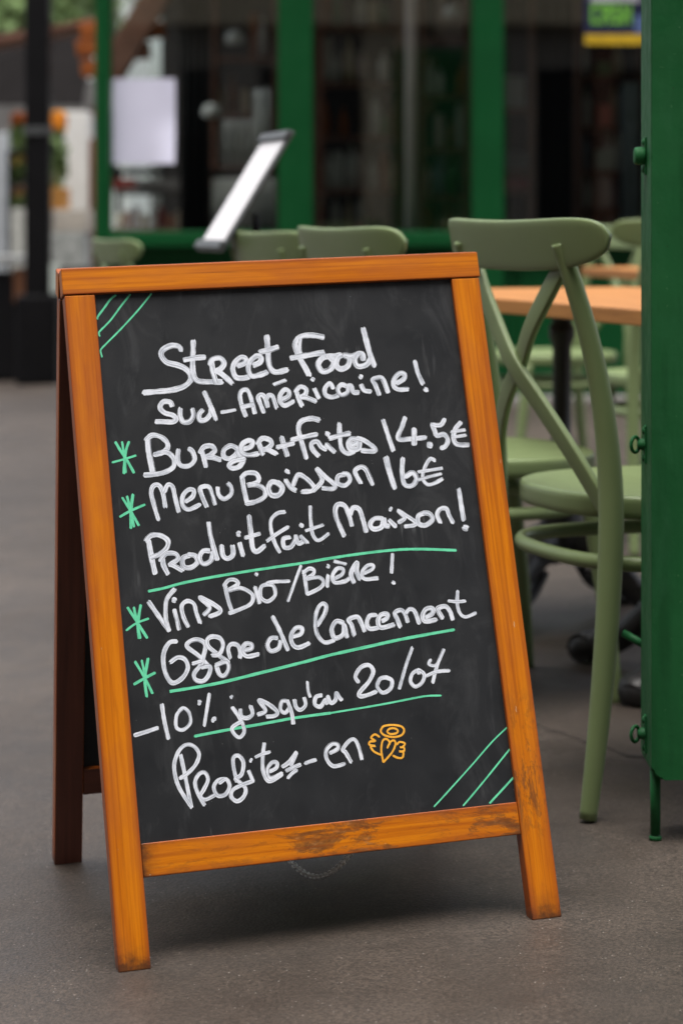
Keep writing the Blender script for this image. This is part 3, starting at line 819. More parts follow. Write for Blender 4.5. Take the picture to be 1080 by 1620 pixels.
# ---------------------------------------------------------------- sandwich board
def make_board():
    U = Vector((0.96113639, 0.27386192, 0.03487809))      # along the top rail, to the right
    D = Vector((0.10899914, -0.26036163, -0.95933884))    # down the leaning front face
    NF = Vector((0.25364546, -0.92585716, 0.28009375))    # out of the front face
    O = Vector((-0.34946289, 2.85325847, 0.8105709))      # top left corner of the front face
    W, L, T = 0.5477, 0.8449, 0.021
    RAIL, STILE, VB, VB2 = 0.0347, 0.0381, 0.7038, 0.7426
    base = Vector((-0.06, 2.93, gz(-0.06, 2.93)))
    root = thing('sandwich_board', 'wooden sandwich board with a chalk menu, closest thing to the viewer', 'sandwich board', base)
    def piece(name, o, u, d, n, a0, a1, v0, v1, t0, t1, mat, along, bev=0.0018, parent=root):
        """box from a0..a1 along u, v0..v1 along d, depth t0..t1 behind the face"""
        c = o + u*((a0+a1)/2) + d*((v0+v1)/2) - n*((t0+t1)/2) - base
        if along == 'u': M = axes_matrix(c, u, -n, -d); sz = (a1-a0, t1-t0, v1-v0)
        else: M = axes_matrix(c, -d, -n, -u); sz = (v1-v0, t1-t0, a1-a0)
        ob = finish(name, box_bm(*sz, bev, 3), mat, parent, False, M)
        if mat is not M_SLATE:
            ob.data.materials.append(M_INNER)  # inward faces get the pine with shade painted in
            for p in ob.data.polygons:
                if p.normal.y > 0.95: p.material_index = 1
        return ob
    def frame(o, u, d, n, front):
        S = (M_WOOD, M_WOOD1, M_WOOD2)
        piece('top_rail', o, u, d, n, -0.002, W+0.0015, 0, RAIL-0.0006, -0.001, T, M_WOOD3, 'u')
        piece('stile', o, u, d, n, 0, STILE, RAIL+0.0006, L, 0, T, S[0], 'd')
        piece('stile', o, u, d, n, W-STILE, W, RAIL+0.0006, L, 0, T, S[1] if front else S[0], 'd')
        piece('bottom_rail', o, u, d, n, STILE+0.0004, W-STILE-0.0004, VB, VB2, 0.0008, T-0.001, S[2] if front else S[1], 'u')
        pan = piece('blackboard_panel', o, u, d, n, STILE-0.006, W-STILE+0.006, RAIL-0.006, VB+0.006, 0.006, 0.013, M_SLATE, 'u', 0.0)
        return pan
    pan = frame(O, U, D, NF, True)
    # rear frame, folded out 32 degrees about the top edge
    a = R(32)
    D2 = D*math.cos(a) - NF*math.sin(a)
    N2 = -(NF*math.cos(a) + D*math.sin(a))                # outward normal of the rear face
    O2 = O - NF*(T+0.0025) - N2*(-T) + D2*0.0
    frame(O2, U, D2, N2, False)
    # hinges between the two top rails
    for s in (0.11, 0.44):
        bm = bmesh.new()
        c = O + U*s - NF*(T+0.001) - D*0.0015 - base
        sweep(bm, [(*(c - U*0.02), 0.003, 0.003), (*(c + U*0.02), 0.003, 0.003)], NF, 8, 1)
        finish('hinge', bm, M_STEELW, root, True)
    # chalk writing, as thin ink strokes lying on the panel
    Minv = pan.matrix_basis.inverted()
    names = {'w': 'chalk_word', 'g': 'chalk_line', 'o': 'chalk_doodle'}
    for wi, (word, colr, strokes) in enumerate(STROKES):
        bm = bmesh.new(); uvl = bm.loops.layers.uv.new('UVMap')
        for si, (wd, enc) in enumerate(strokes):
            pts = [tuple(float(q)/1000 for q in p.split(',')) for p in enc.split()]
            ribbon(bm, uvl, pts, wd/1000, O, U, D, NF, base, si, wi)
        nm = names[colr]
        if word.startswith('bullet_star'): nm = 'chalk_star'
        if word.startswith('corner'): nm = 'chalk_corner_lines'
        if word.startswith('underline'): nm = 'chalk_underline'
        if colr == 'o': nm = 'chalk_winged_heart'
        me = bpy.data.meshes.new(nm); bm.to_mesh(me); bm.free()
        me.transform(Minv)
        me.materials.append(M_CHALK[colr])
        ob = bpy.data.objects.new(nm, me); link(ob, pan)
    # slack chain between the two bottom rails
    A = O + U*0.300 + D*(VB2-0.004) - NF*(T+0.002)
    B = O2 + U*0.262 + D2*(VB-0.002) - N2*(T+0.001)
    for P, q in ((A, 1), (B, -1)):
        p = P - base
        bm = bmesh.new()
        sweep(bm, [(*(p - U*0.004), 0.0012, 0.0012), (*(p - NF*0.008*q - U*0.002), 0.0012, 0.0012), (*(p - NF*0.008*q + U*0.002), 0.0012, 0.0012), (*(p + U*0.004), 0.0012, 0.0012)], (0, 0, 1), 6, 4)
        finish('chain_staple', bm, M_STEELW, root, True)
    bm = bmesh.new()
    ring = []
    for k in range(12):
        t = 2*math.pi*k/12
        ring.append((0.0042*math.cos(t) + math.copysign(0.0014, math.cos(t)), 0.0028*math.sin(t), 0, 0.0011, 0.0011))
    sweep(bm, ring, (0, 0, 1), 5, 2, closed=True)
    lm = bpy.data.meshes.new('link'); bm.to_mesh(lm); bm.free(); lm.materials.append(M_STEELW)
    for p in lm.polygons: p.use_smooth = True
    def cpos(t):
        p = A.lerp(B, t); p.z -= 0.088*4*t*(1-t); return p
    # arc-length steps
    t = 0.02; k = 0
    while t < 0.985:
        p = cpos(t); tg = (cpos(min(1, t+0.01)) - cpos(t-0.01)).normalized()
        side = tg.cross(Vector((0, 0, 1)))
        side = side.normalized() if side.length > 0.01 else Vector((1, 0, 0))
        up = side.cross(tg)
        if k % 2: side, up = (side+up).normalized(), (up-side).normalized()
        else: side, up = (side-up).normalized(), (up+side).normalized()
        ob = bpy.data.objects.new('chain_link', lm); link(ob, root)
        ob.matrix_basis = axes_matrix(p - base, tg, side, up)
        t += 0.0078/((cpos(t+0.005)-cpos(t-0.005)).length/0.01); k += 1
    return root

def ribbon(bm, uvl, pts, width, O, U, D, NF, base, si, wi):
    rng = random.Random(si*31 + wi*977)
    if len(pts) == 2: pts = [pts[0], ((pts[0][0]*2+pts[1][0])/3, (pts[0][1]*2+pts[1][1])/3), ((pts[0][0]+2*pts[1][0])/3, (pts[0][1]+2*pts[1][1])/3), pts[1]]
    S = catmull(pts, 8)
    # cumulative length, resample
    cum = [0.0]
    for p, q in zip(S, S[1:]): cum.append(cum[-1] + math.hypot(q[0]-p[0], q[1]-p[1]))
    tot = cum[-1]; hw = width*0.475
    step = 0.0010; n = max(6, int((tot+width*0.7)/step))
    ext = hw*0.35
    out = []
    for i in range(n+1):
        s = -ext + (tot+2*ext)*i/n
        sc = min(max(s, 0), tot); j = 0
        import bisect
        j = max(0, min(len(cum)-2, bisect.bisect_right(cum, sc)-1))
        f = (sc-cum[j])/max(1e-9, cum[j+1]-cum[j])
        p = [S[j][0]+(S[j+1][0]-S[j][0])*f, S[j][1]+(S[j+1][1]-S[j][1])*f]
        tx, ty = S[j+1][0]-S[j][0], S[j+1][1]-S[j][1]; l = math.hypot(tx, ty) or 1; tx /= l; ty /= l
        p[0] += tx*(s-sc); p[1] += ty*(s-sc)
        out.append((p, (tx, ty), s))
    # smooth the tangents
    tg = []
    for i in range(n+1):
        ax = sum(out[k][1][0] for k in range(max(0, i-2), min(n, i+2)+1)); ay = sum(out[k][1][1] for k in range(max(0, i-2), min(n, i+2)+1))
        l = math.hypot(ax, ay) or 1; tg.append((ax/l, ay/l))
    se, ss = rng.random()*50, rng.random()*50
    prev = None; cols = (-1, -0.5, 0.5, 1)
    for i, (p, _, s) in enumerate(out):
        d_end = min(s+ext, tot+ext-s)
        e = min(1.0, d_end/(hw*0.8)); cap = math.sqrt(max(0.0, 1-(1-e)**2))*0.45+0.55
        wv = 1 + 0.13*mnoise.noise(Vector((s*140, se, wi))) + 0.06*mnoise.noise(Vector((s*900, se, wi)))
        nx, ny = -tg[i][1], tg[i][0]
        row = []
        h = -0.006 + 0.00022 + si*0.00003 + 0.00002*i/n
        for c in cols:
            jag = 1 + (0.05*mnoise.noise(Vector((s*1500, c*9, se))) if abs(c) == 1 else 0)
            # frayed tips
            fr = (0.34*hw*mnoise.noise(Vector((c*3.1, ss, i > n/2)))) if (i == 0 or i == n) else 0
            x = p[0] + nx*c*hw*cap*wv*jag + tg[i][0]*fr*2; y = p[1] + ny*c*hw*cap*wv*jag + tg[i][1]*fr*2
            v = bm.verts.new(O + U*x + D*y + NF*h - base)
            row.append((v, (0.5+c/2 + si*3.0, s + se)))
        if prev:
            for k in range(3):
                f = bm.faces.new((prev[k][0], prev[k+1][0], row[k+1][0], row[k][0]))
                for lp, q in zip(f.loops, (prev[k], prev[k+1], row[k+1], row[k])):
                    lp[uvl].uv = (q[1][0] - si*3.0, q[1][1])
        prev = row

make_board()

# ---------------------------------------------------------------- cross-back chairs
def make_chair(label):
    t = thing('bistro_chair', label, 'chair', group='olive cross-back chairs of the terrace')
    # seat
    bm = bmesh.new(); seg = 48; rings = []
    def outline(k, s):
        a = 2*math.pi*k/seg; ca, sa = math.cos(a), math.sin(a)
        x = math.copysign(abs(ca)**(2/2.5), ca)*0.212; y = math.copysign(abs(sa)**(2/2.5), sa)*0.208
        x *= 1 + 0.07*(y/0.2)
        return x*s, y*s
    for s, z in ((0.0, 0.415), (0.95, 0.415), (0.985, 0.417), (0.998, 0.421), (1.0, 0.427), (1.0, 0.438), (0.997, 0.444), (0.988, 0.4475), (0.972, 0.449), (0.94, 0.4485), (0.7, 0.443), (0.4, 0.440), (0.0, 0.439)):
        if s == 0: rings.append([bm.verts.new((0, 0, z))])
        else: rings.append([bm.verts.new((*outline(k, s), z)) for k in range(seg)])
    for a, b in zip(rings, rings[1:]):
        for k in range(seg):
            k2 = (k+1) % seg
            if len(a) == 1: bm.faces.new((a[0], b[k2], b[k]))
            elif len(b) == 1: bm.faces.new((a[k], a[k2], b[0]))
            else: bm.faces.new((a[k], a[k2], b[k2], b[k]))
    finish('seat', bm, M_OLIVE, t, True)
    # rear legs run up into the uprights
    for s in (1, -1):
        bm = bmesh.new()
        sweep(bm, [(s*0.196, -0.232, 0.0, .0125, .0125), (s*0.193, -0.212, 0.14, .0155, .0155), (s*0.190, -0.196, 0.30, .0175, .0175), (s*0.187, -0.190, 0.44, .0180, .0185),
                   (s*0.184, -0.198, 0.56, .0155, .0165), (s*0.177, -0.217, 0.67, .0135, .0150), (s*0.168, -0.243, 0.765, .0120, .0138), (s*0.164, -0.261, 0.816, .0115, .0120)], (1, 0, 0), 16, 7)
        finish('rear_leg', bm, M_OLIVE, t, True)
        bm = bmesh.new()
        sweep(bm, [(s*0.165, 0.150, 0.420, .0175, .0175), (s*0.172, 0.165, 0.30, .0165, .0165), (s*0.180, 0.185, 0.15, .0145, .0145), (s*0.187, 0.200, 0.0, .0115, .0115)], (1, 0, 0), 14, 5)
        finish('front_leg', bm, M_OLIVE, t, True)
        # crossing back straps
        bm = bmesh.new()
        sweep(bm, [(s*0.158, -0.243, 0.800, .014, .0055), (s*0.110, -0.250, 0.745, .0155, .0055), (s*0.057, -0.252, 0.690, .0155, .0055), (s*0.000, -0.247+s*0.005, 0.634, .0155, .0055),
                   (-s*0.060, -0.236, 0.575, .0155, .0055), (-s*0.122, -0.216, 0.508, .015, .0055), (-s*0.176, -0.190, 0.432, .015, .006)], (s*0.75, 0, -0.66), 16, 6, 7.0)
        finish('back_strap', bm, M_OLIVE, t, True)
    # top rail
    bm = bmesh.new(); pts = []
    for i in range(41):
        q = -1 + 2*i/40
        hh = 0.0365*math.sqrt(max(0.0, 1-abs(q)**4.0))+0.0015
        x = 0.255*math.sin(q*1.25)/math.sin(1.25)
        y = -0.266 + 0.038*abs(q)**2.6
        zc = 0.811 + 0.016*abs(q)**2
        pts.append((x, y, zc, hh, 0.0062))
    sweep(bm, pts, (0, -0.18, 1), 28, 1, 5.0, raw=True)
    finish('top_rail', bm, M_OLIVE, t, True)
    # hoop under the seat
    bm = bmesh.new()
    sweep(bm, [(0.196*math.copysign(abs(math.cos(2*math.pi*k/24))**0.72, math.cos(2*math.pi*k/24)), 0.186*math.copysign(abs(math.sin(2*math.pi*k/24))**0.72, math.sin(2*math.pi*k/24))-0.012, 0.352, 0.0115, 0.0105) for k in range(24)], (0, 0, 1), 10, 3, closed=True)
    finish('hoop', bm, M_OLIVE, t, True)
    return t

def face(deg):            # local +Y (sitter's forward) turned to deg from +X
    return R(deg - 90)
CH = [  # x, y, facing, label
    (0.490, 3.490, 22, 'olive green cross-back chair, the nearest, between the sandwich board and the green steel panel'),
    (0.235, 4.130, 20, 'second olive chair, its back just above the middle of the sandwich board'),
    (0.070, 4.870, 20, 'third olive chair in the row, its back beside the menu stand post'),
    (-0.450, 6.900, 20, 'lone olive chair, blurred, above the upper left of the sandwich board'),
    (0.905, 6.000, 97, 'blurred olive chair by the green steel panel, its back towards the viewer'),
    (0.660, 7.250, 200, 'small blurred olive chair seen between the table pedestal and the nearest chair'),
]
chair0 = make_chair(CH[0][3])
kids0 = children(chair0)
for i, (x, y, a, lab) in enumerate(CH):
    if i == 0:
        chair0.location = (x, y, gz(x, y)); chair0.rotation_euler = (0, 0, face(a))
    else:
        copy_tree(chair0, (x, y, gz(x, y)), face(a), lab, kids0)

# ---------------------------------------------------------------- tables
def make_table(label, sx=0.66, sy=0.68):
    t = thing('cafe_table', label, 'table', group='oak topped tables of the terrace')
    n = 5; w = sx/n
    for i in range(n):
        finish('plank', box_bm(w-0.0006, sy, 0.028, 0.003, 2), M_TABLE, t, False, Matrix.Translation((-sx/2+w*(i+0.5), 0, 0.690)))
    bm = bmesh.new()
    lathe(bm, [(0.002, 0.13), (0.060, 0.135), (0.050, 0.20), (0.034, 0.30), (0.026, 0.36), (0.030, 0.38), (0.020, 0.40), (0.020, 0.59), (0.028, 0.61), (0.028, 0.63), (0.021, 0.64), (0.024, 0.658), (0.052, 0.668), (0.055, 0.676), (0.002, 0.676)], 20)
    finish('column', bm, M_BLACK, t, True)
    for k in range(4):
        a = math.pi/2*k + 0.55
        c, s = math.cos(a), math.sin(a)
        bm = bmesh.new()
        sweep(bm, [(c*r, s*r, z, av, bv) for r, z, av, bv in ((0.02, 0.17, .045, .026), (0.075, 0.160, .036, .024), (0.14, 0.120, .030, .022), (0.21, 0.062, .026, .022), (0.265, 0.038, .030, .028), (0.300, 0.030, .028, .036), (0.318, 0.026, .020, .026))], (0, 0, 1), 10, 5)
        # scrolled toe
        sweep(bm, [(c*0.295-s*d, s*0.295+c*d, 0.030, .028, .028) for d in (-0.026, 0.026)], (0, 0, 1), 12, 1)
        sweep(bm, [(c*r_, s*r_, z_, .014, .010) for r_, z_ in ((0.07, 0.115), (0.11, 0.075), (0.15, 0.060), (0.19, 0.085), (0.17, 0.115))], (-s, c, 0), 8, 4)
        b9 = bmesh.new(); bmesh.ops.create_uvsphere(b9, u_segments=10, v_segments=7, radius=0.026); merge(bm, b9, Matrix.Translation((c*0.105, s*0.105, 0.155)))
        finish('foot', bm, M_BLACK, t, True)
    return t
TB = [(0.470, 4.860, 20, 'oak topped table on an iron pedestal behind the nearest chair'),
      (0.7038, 4.2180, 20, 'oak topped table, nearer of the two joined ones, mostly behind the green steel panel'),
      (1.120, 6.640, 12, 'far blurred table, its top showing over the nearer tables by the green panel')]
t0 = make_table(TB[0][3]); tk = children(t0)
for i, (x, y, a, lab) in enumerate(TB):
    if i == 0: t0.location = (x, y, gz(x, y)); t0.rotation_euler = (0, 0, R(a))
    else: copy_tree(t0, (x, y, gz(x, y) - (0.009 if i == 1 else 0)), R(a), lab, tk)

# ---------------------------------------------------------------- menu stand
def make_stand():
    X, Y = -0.188, 5.02
    b = Vector((X, Y, gz(X, Y)))
    t = thing('menu_stand', 'black menu stand with a white sheet on its tilted holder', 'menu stand', b)
    c = Vector((-0.212, 5.0, 0.934)) - b
    ax = Vector((0.060, -0.21, 0.0)).normalized()
    ay = Vector((0.16, 0.0, 0.25)); ay = (ay - ax*ay.dot(ax)).normalized()
    az = ax.cross(ay)
    if az.z < 0: az = -az
    Mx = axes_matrix(c, ax, ay, az)
    finish('holder', box_bm(0.240, 0.305, 0.008, 0.002), M_GREYPL, t, False, Mx)
    finish('menu_sheet', box_bm(0.205, 0.258, 0.001), M_PAPER, t, False, Mx @ Matrix.Translation((0, 0, 0.0048)))
    for s in (-1, 1):
        finish('clip_bar', box_bm(0.245, 0.020, 0.006, 0.002), M_GREYPL, t, False, Mx @ Matrix.Translation((0, s*0.1395, 0.0095)))
    bm = bmesh.new(); lathe(bm, [(0.0095, 0.03), (0.0095, 0.86), (0.006, 0.90)], 14)
    finish('post', bm, M_BLACKPAINT, t, True)
    bm = bmesh.new(); lathe(bm, [(0.002, 0.0), (0.15, 0.0), (0.15, 0.008), (0.03, 0.02), (0.014, 0.045), (0.002, 0.045)], 28)
    finish('foot_plate', bm, M_BLACKPAINT, t, True)
    return t
make_stand()

# ---------------------------------------------------------------- green steel panel at the right edge
def make_panel():
    xl, yf, dep, wid = 0.4195, 3.085, 0.108, 0.95
    b = Vector((xl+0.3, yf+dep/2, gz(xl+0.3, yf)))
    t = thing('steel_shutter_panel', 'dark green painted steel panel standing on a short leg at the right edge', 'steel panel', b)
    z0, z1 = 0.112, 2.30
    def w2l(p): return Vector(p) - b
    # sheet-metal leaf: front skin, folded edge with rounded lower corner
    bm = bmesh.new()
    rr = 0.018; prof = []
    prof.append((xl+wid, z0)); prof.append((xl+rr, z0))
    for k in range(1, 6):
        a = math.pi/2*k/6; prof.append((xl+rr-rr*math.sin(a), z0+rr-rr*math.cos(a)))
    prof += [(xl, z0+rr), (xl, z1), (xl+wid, z1)]
    f = [bm.verts.new(w2l((x, yf, z))) for x, z in prof]; k = [bm.verts.new(w2l((x, yf+dep, z))) for x, z in prof]
    bm.faces.new(f); bm.faces.new(k[::-1])
    n = len(prof)
    for i in range(n): bm.faces.new((f[i], k[i], k[(i+1) % n], f[(i+1) % n]))
    bmesh.ops.bevel(bm, geom=[e for e in bm.edges if abs(e.verts[0].co.y-e.verts[1].co.y) < 1e-6], offset=0.003, segments=3, affect='EDGES')
    finish('leaf', bm, M_STEEL, t)
    ym = yf + 0.055
    def plate_lock(z, kind):
        bm = bmesh.new()
        # base plate with rounded ends
        box_bm(0.003, 0.016, 0.052, 0.0014, 2, w2l((xl-0.0014, ym, z)), bm)
        o = finish('eye_plate', bm, M_STEEL, t)
        for dz in (-0.019, 0.019):
            b2 = bmesh.new(); bmesh.ops.create_uvsphere(b2, u_segments=10, v_segments=6, radius=0.0052)
            for v in b2.verts: v.co = Vector((v.co.x*0.6, v.co.y, v.co.z)) + w2l((xl-0.0028, ym, z+dz))
            finish('screw_head', b2, M_STEEL, o, True)
        b2 = bmesh.new(); p = w2l((xl, ym, z))
        if kind == 'barrel':
            sweep(b2, [(p.x-0.002, p.y, p.z, 0.0125, 0.0125), (p.x-0.014, p.y, p.z, 0.0120, 0.0120), (p.x-0.0165, p.y, p.z, 0.0095, 0.0095)], (0, 0, 1), 16, 3)
            finish('barrel', b2, M_STEEL, o, True)
        else:
            sweep(b2, [(p.x-0.001, p.y, p.z, 0.009, 0.009), (p.x-0.008, p.y, p.z, 0.0075, 0.0075), (p.x-0.012, p.y, p.z, 0.005, 0.005)], (0, 0, 1), 14, 3)
            finish('barrel', b2, M_STEEL, o, True)
            b3 = bmesh.new(); q = Vector((p.x-0.015, p.y-0.002, p.z))
            tilt = 0.75
            sweep(b3, [(q.x+0.0088*math.cos(2*math.pi*i/14)*math.cos(tilt), q.y+0.0088*math.cos(2*math.pi*i/14)*math.sin(tilt), q.z+0.0105*math.sin(2*math.pi*i/14), 0.0026, 0.0026) for i in range(14)], (math.sin(tilt), -math.cos(tilt), 0), 8, 3, closed=True)
            finish('eye_ring', b3, M_STEEL, o, True)
    plate_lock(0.960, 'barrel'); plate_lock(0.562, 'ring'); plate_lock(0.163, 'ring')
    # leg under the front corner
    lx, ly = 0.4290, 3.115; zg = gz(lx, ly)
    bm = bmesh.new(); p = w2l((lx, ly, 0))
    sweep(bm, [(p.x, p.y, z0-b.z+0.01, .0072, .0072), (p.x, p.y, zg-b.z+0.008, .0070, .0070)], (1, 0, 0), 14, 1)
    leg = finish('leg', bm, M_STEEL, t, True)
    bm = bmesh.new(); lathe(bm, [(0.002, 0.0), (0.0088, 0.0), (0.0085, 0.004), (0.0075, 0.006), (0.002, 0.006)], 16, (p.x, p.y, zg-b.z))
    finish('leg_cap', bm, M_STEEL, leg, True)
    l2 = leg.copy(); COL.objects.link(l2); l2.location = (wid-0.08, 0, 0.0)
    # bolt rod sticking out behind
    bm = bmesh.new()
    q0 = w2l((0.4400, 3.235, 0.262)); q1 = w2l((0.4010, 3.250, 0.282))
    sweep(bm, [(*q0, .0058, .0058), (*q1, .0058, .0058)], (0, 0, 1), 12, 1)
    finish('bolt_rod', bm, M_STEEL, t, True)
make_panel()

# ---------------------------------------------------------------- cafe front
FY = 11.0
def fx(px): return (px-540)/327.27
def fz(py): return CAM_H + (350-py)/327.27
M_WALLD = paint('dark_wall', (0.022, 0.020, 0.020), 0.8, 0.3, 2)
def make_front():
    g = gz(0.3, FY) - 0.03
    t = thing('cafe_facade', 'dark green wooden cafe front with large panes across the background', 'cafe front', (0, FY, 0))
    edges = [(fx(153), fx(176)), (fx(440), fx(495)), (fx(745), fx(795)), (fx(1150), fx(1200)), (fx(1480), fx(1530))]
    for a, b in edges:
        box('post', (b-a, 0.14, 2.75-g), ((a+b)/2, 0, (2.75+g)/2), M_GREEN, t, 0.008)
    bound = [e for e in edges]
    x0, x1 = edges[0][0], edges[-1][1]
    box('head_beam', (x1-x0+0.1, 0.22, 0.35), ((x0+x1)/2, 0, 2.90), M_GREEN, t, 0.01)
    box('plinth', (x1-x0, 0.20, 0.11), ((x0+x1)/2, -0.01, g+0.035), paint('stone_plinth', (0.22, 0.21, 0.20), 0.8), t, 0.01)
    for (a, b), (c, d) in zip(edges, edges[1:]):
        w = c-b; m = (b+c)/2
        box('sill', (w-0.002, 0.19, 0.075), (m, -0.02, fz(378)), M_GREEN, t, 0.01)
        p = box('lower_panel', (w-0.002, 0.05, fz(392)-g-0.09), (m, 0.02, (fz(392)+g+0.09)/2), M_GREEN, t, 0.004)
        box('panel_moulding', (w-0.16, 0.02, 0.55), (m, -0.036+0.02, 0.43), M_GREEN, p, 0.008).matrix_basis = Matrix.Translation((0, -0.034, 0.0))
        box('glass_pane', (w-0.004, 0.006, 2.72-fz(367)), (m, 0.03, (2.72+fz(367))/2), M_GLASS, t)
    # shop sides and roof close the room behind
    box('side_wall', (0.06, 3.9, 3.0), (x1+0.0, 2.05, 1.45), M_WALLD, t)
    box('back_wall', (x1-x0, 0.08, 3.0), ((x0+x1)/2, 4.0, 1.45), M_WALLD, t)
    box('ceiling', (x1-x0, 3.9, 0.06), ((x0+x1)/2, 2.1, 2.95), M_WALLD, t)
    box('room_floor', (x1-x0, 3.8, 0.02), ((x0+x1)/2, 2.05, g+0.09), M_WALLD, t)
    box('side_wall', (0.06, 3.9, 0.75), (x0+0.03, 2.05, 0.35), M_WALLD, t)
make_front()

# notice and poster stuck on the outside of the panes
def sheet(name, label, cat, px0, py0, px1, py1, mat, y=FY-0.0+0.022, curl=0.0):
    x0, x1, z0, z1 = fx(px0), fx(px1), fz(py1), fz(py0)
    bm = bmesh.new(); n = 8
    cx, cz = (x0+x1)/2, (z0+z1)/2
    g = [[None]*(n+1) for _ in range(n+1)]; h = [[None]*(n+1) for _ in range(n+1)]
    for i in range(n+1):
        for j in range(n+1):
            u, v = i/n, j/n
            d = -curl*max(0, u-0.6)*max(0, 0.5-v)*6 - 0.002*math.sin(u*5)*math.sin(v*4)
            p = Vector(((u-0.5)*(x1-x0), d, (v-0.5)*(z1-z0)))
            g[i][j] = bm.verts.new(p); h[i][j] = bm.verts.new(p + Vector((0, 0.0008, 0)))
    for i in range(n):
        for j in range(n):
            bm.faces.new((g[i][j], g[i+1][j], g[i+1][j+1], g[i][j+1])); bm.faces.new((h[i][j], h[i][j+1], h[i+1][j+1], h[i+1][j]))
    o = finish(name, bm, mat, None, True)
    o.location = (cx, y, cz)
    return tag(o, label, cat) if label else o
sheet('paper_notice', 'blank white paper sheet taped to the left pane of the cafe front', 'paper', 178, 124, 277, 259, M_LILAC, curl=0.04)
pos = sheet('window_poster', 'navy poster with green lettering and a yellow stripe on the right pane', 'poster', 924, -70, 1040, 72, paint('navy_print', (0.016, 0.020, 0.055), 0.5))
def strip(name, px0, py0, px1, py1, mat, parent, dy=-0.004):
    x0, x1, z0, z1 = fx(px0), fx(px1), fz(py1), fz(py0)
    o = finish(name, box_bm(x1-x0, 0.001, z1-z0), mat, parent, False, Matrix.Translation(Vector(((x0+x1)/2, FY+0.022+dy, (z0+z1)/2)) - parent.location))
    return o
strip('yellow_stripe', 925, 54, 1040, 70, paint('yellow_print', (0.55, 0.36, 0.02), 0.5), pos)
strip('white_stripe', 934, -8, 1012, 3, paint('pale_print', (0.4, 0.4, 0.45), 0.5), pos)
strip('blue_corner', 1004, 24, 1040, 52, paint('blue_print', (0.08, 0.12, 0.26), 0.5), pos)
# bold green lettering on the poster
GL = paint('lime_print', (0.16, 0.42, 0.06), 0.5)
LET = {'C': ['111', '100', '100', '100', '111'], 'A': ['111', '101', '111', '101', '101'], 'S': ['111', '100', '111', '001', '111'], 'H': ['101', '101', '111', '101', '101']}
for i, chn in enumerate('CASH'):
    bm = bmesh.new(); u = 4.9/327.27
    for r_, row in enumerate(LET[chn]):
        for c_, q in enumerate(row):
            if q == '1': box_bm(u*1.02, 0.001, u*1.32, 0, 1, (c_*u, 0, -r_*u*1.3), bm)
    ob = finish('poster_letter', bm, GL, pos)
    ob.location = Vector((fx(937 + i*16.5), FY+0.022-0.004, fz(9))) - pos.location

# ---------------------------------------------------------------- inside the cafe
def inner(px, py, Y):
    s = 3600.0/Y
    return (px-540)/s, CAM_H + (350-py)/s
def block(name, label, cat, px0, py0, px1, py1, Y, depth, mat, group=None, bev=0.006):
    x0, z1 = inner(px0, py0, Y); x1, z0 = inner(px1, py1, Y)
    o = box(name, (x1-x0, depth, z1-z0), ((x0+x1)/2, Y+depth/2, (z0+z1)/2), mat, None, bev)
    return tag(o, label, cat, group)

def curtain(name, label, px0, py0, px1, py1, Y, mat, waves=5):
    x0, z1 = inner(px0, py0, Y); x1, z0 = inner(px1, py1, Y)
    bm = bmesh.new(); n = 40; prev = None
    for i in range(n+1):
        u = i/n; y = 0.03*math.sin(u*waves*6.283)
        c = [bm.verts.new(((u-0.5)*(x1-x0), y, z0)), bm.verts.new(((u-0.5)*(x1-x0), y*0.6, z1)), bm.verts.new(((u-0.5)*(x1-x0), y*0.6+0.006, z1)), bm.verts.new(((u-0.5)*(x1-x0), y+0.006, z0))]
        if prev:
            for a in range(4): bm.faces.new((prev[a], c[a], c[(a+1) % 4], prev[(a+1) % 4]))
        else: bm.faces.new(c)
        prev = c
    bm.faces.new(prev[::-1])
    o = finish(name, bm, mat, None, True); o.location = ((x0+x1)/2, Y, 0)
    return tag(o, label, 'curtain')

M_PALE = paint('pale_cloth', (0.66, 0.66, 0.64), 0.9, 0.15, 6)
M_PINKW = paint('pinkish_metal', (0.60, 0.50, 0.48), 0.5, 0.1, 6)
M_BROWN = paint('brown_timber', (0.16, 0.075, 0.05), 0.7, 0.25, 8)
M_RUST = paint('rust_orange', (0.30, 0.085, 0.018), 0.7, 0.2, 6)
M_RED = paint('dull_red', (0.24, 0.035, 0.028), 0.6, 0.2, 6)
M_CREAM = paint('cream_card', (0.55, 0.47, 0.34), 0.7, 0.1, 6)
M_YEL = paint('yellow_flower', (0.80, 0.42, 0.06), 0.7, 0.2, 8)
M_LEAF = paint('leaf_green', (0.065, 0.12, 0.025), 0.6, 0.35, 12)
M_LEAF2 = paint('leaf_green_pale', (0.16, 0.24, 0.09), 0.6, 0.3, 12)
M_WHITE = paint('white_render', (0.72, 0.72, 0.70), 0.8, 0.08, 2)
M_STONE = paint('limestone', (0.30, 0.27, 0.24), 0.85, 0.12, 1.5)

curtain('dark_curtain', 'black curtain hanging behind the left pane, right of the paper notice', 284, -40, 332, 372, 11.9, M_DARK, 4)
curtain('lace_curtain', 'pale lace curtain behind the left pane beside the menu stand', 352, 190, 412, 262, 12.0, M_PALE, 6)
curtain('lace_curtain', 'small white curtain end high on the left pane by the green post', 400, 142, 428, 236, 11.8, paint('white_cloth', (0.82, 0.82, 0.80), 0.9), 2)
curtain('lace_curtain', 'lower pale curtain behind the tilted menu holder', 336, 282, 436, 372, 11.9, paint('greyed_cloth', (0.58, 0.58, 0.56), 0.9, 0.2, 8), 7)
curtain('black_drape', 'wide black drape behind the right pane', 800, -60, 905, 640, 12.4, M_DARK, 6)
